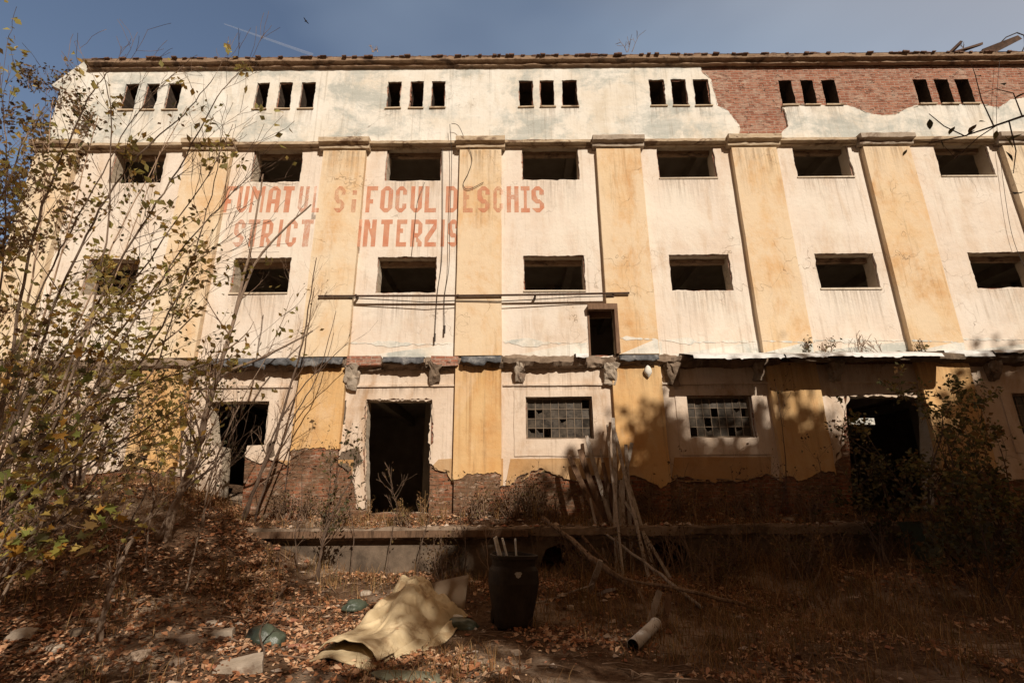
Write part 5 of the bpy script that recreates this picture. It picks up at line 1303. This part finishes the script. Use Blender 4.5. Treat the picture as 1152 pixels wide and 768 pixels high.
# ------------------------------------------------------------------ bird and contrail
p = P(344, 24, 14.0)
bm = bmesh.new()
bv = []
for (x, r_) in ((-.24, .01), (-.16, .035), (-.05, .06), (.06, .055), (.13, .035), (.17, .032), (.21, .008)):
    bv.append([bm.verts.new((x, r_ * math.cos(a * math.pi / 4), r_ * math.sin(a * math.pi / 4))) for a in range(8)])
for i in range(len(bv) - 1):
    for a in range(8): bm.faces.new((bv[i][a], bv[i][(a + 1) % 8], bv[i + 1][(a + 1) % 8], bv[i + 1][a]))
for s in (-1, 1):
    w = [bm.verts.new(c) for c in ((.08, s * .04, .03), (.10, s * .2, .12), (.02, s * .38, .09), (-.05, s * .36, .085), (-.05, s * .18, .09), (-.08, s * .04, .03))]
    w2 = [bm.verts.new(v_.co + Vector((0, 0, -.012))) for v_ in w]
    bm.faces.new(w); bm.faces.new(w2[::-1])
    for i in range(6): bm.faces.new((w[i], w2[i], w2[(i + 1) % 6], w[(i + 1) % 6]))
me = D.meshes.new('bird'); bm.to_mesh(me); bm.free(); me.materials.append(M['cable'])
o = D.objects.new('bird', me); COL.objects.link(o); o.location = p; o.rotation_euler = (.3, -.2, 2.6); o.scale = (.6,) * 3
tag(o, 'small dark bird flying high above the roof at the upper left', 'bird')
k = NT('ice_trail'); k.col((.8, .8, .8), 1, 0); k.put(k.b.inputs['Alpha'], .085); M['trail'] = k.m
def sky_pt(u, v, dist): return CAM + ray(u, v).normalized() * dist
mb = MB(); a, b = sky_pt(252, 27, 9000), sky_pt(352, 62, 9200)
mb.tube([a.lerp(b, i / 10) for i in range(11)], [6 + 1.5 * i for i in range(11)], 8)
tag(mb.build('contrail', 'trail'), 'thin white contrail slanting across the sky at the upper left', 'contrail')

# ------------------------------------------------------------------ light
TO_SUN = Vector((.37, -1.0, .72)).normalized()
sd = D.lights.new('sun', 'SUN'); sd.energy = SUN_E; sd.angle = R(.53); sd.color = (1.0, .91, .79)
so = D.objects.new('sun', sd); COL.objects.link(so); so.rotation_euler = TO_SUN.to_track_quat('Z', 'Y').to_euler(); so.location = (20, -40, 40)
w = D.worlds.new('World'); SC.world = w; w.use_nodes = True
nt = w.node_tree; bg = nt.nodes['Background']
sk = nt.nodes.new('ShaderNodeTexSky'); sk.sky_type = 'NISHITA'; sk.sun_disc = False
sk.sun_elevation = math.asin(TO_SUN.z); sk.sun_rotation = math.atan2(TO_SUN.x, TO_SUN.y)
sk.air_density = 1.0; sk.dust_density = 1.6; sk.ozone_density = 1.0; sk.altitude = 200
hs = nt.nodes.new('ShaderNodeHueSaturation'); hs.inputs['Saturation'].default_value = SKY_SAT
nt.links.new(sk.outputs[0], hs.inputs['Color'])
bg.inputs[1].default_value = SKY_S
tc = nt.nodes.new('ShaderNodeTexCoord'); mp = nt.nodes.new('ShaderNodeMapping'); mp.inputs['Scale'].default_value = (1.1, 1.1, 2.6); nt.links.new(tc.outputs['Generated'], mp.inputs[0])
cn = nt.nodes.new('ShaderNodeTexNoise'); cn.inputs['Scale'].default_value = .9; cn.inputs['Detail'].default_value = 4; cn.inputs['Roughness'].default_value = .55; nt.links.new(mp.outputs[0], cn.inputs['Vector'])
sx = nt.nodes.new('ShaderNodeSeparateXYZ'); nt.links.new(tc.outputs['Generated'], sx.inputs[0])
ad = nt.nodes.new('ShaderNodeMath'); ad.operation = 'MULTIPLY_ADD'; nt.links.new(sx.outputs[0], ad.inputs[0]); ad.inputs[1].default_value = .62; nt.links.new(cn.outputs['Fac'], ad.inputs[2])
mr = nt.nodes.new('ShaderNodeMapRange'); nt.links.new(ad.outputs[0], mr.inputs[0]); mr.inputs[1].default_value = .25; mr.inputs[2].default_value = 1.05; mr.inputs[4].default_value = .75
mx = nt.nodes.new('ShaderNodeMix'); mx.data_type = 'RGBA'; nt.links.new(mr.outputs[0], mx.inputs[0]); nt.links.new(hs.outputs[0], mx.inputs[6]); mx.inputs[7].default_value = (*CLOUD, 1)
# warm tint added to the sky round the sun, to warm the shadow fill
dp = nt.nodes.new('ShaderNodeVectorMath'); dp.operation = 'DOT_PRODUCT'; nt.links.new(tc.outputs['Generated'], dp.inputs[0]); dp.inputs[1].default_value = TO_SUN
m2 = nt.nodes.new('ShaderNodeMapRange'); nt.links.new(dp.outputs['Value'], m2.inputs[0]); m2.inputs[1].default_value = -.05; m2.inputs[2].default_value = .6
warm_mix = nt.nodes.new('ShaderNodeMix'); warm_mix.data_type = 'RGBA'; nt.links.new(m2.outputs[0], warm_mix.inputs[0]); nt.links.new(mx.outputs[2], warm_mix.inputs[6]); warm_mix.inputs[7].default_value = (*WARM_FILL, 1)
nt.links.new(warm_mix.outputs[2], bg.inputs[0])
vs = SC.view_settings; vs.view_transform = 'Standard'; vs.look = 'None'; vs.gamma = 1; vs.exposure = EXPO
SC.cycles.max_bounces = 6; SC.cycles.diffuse_bounces = 3; SC.cycles.transparent_max_bounces = 8
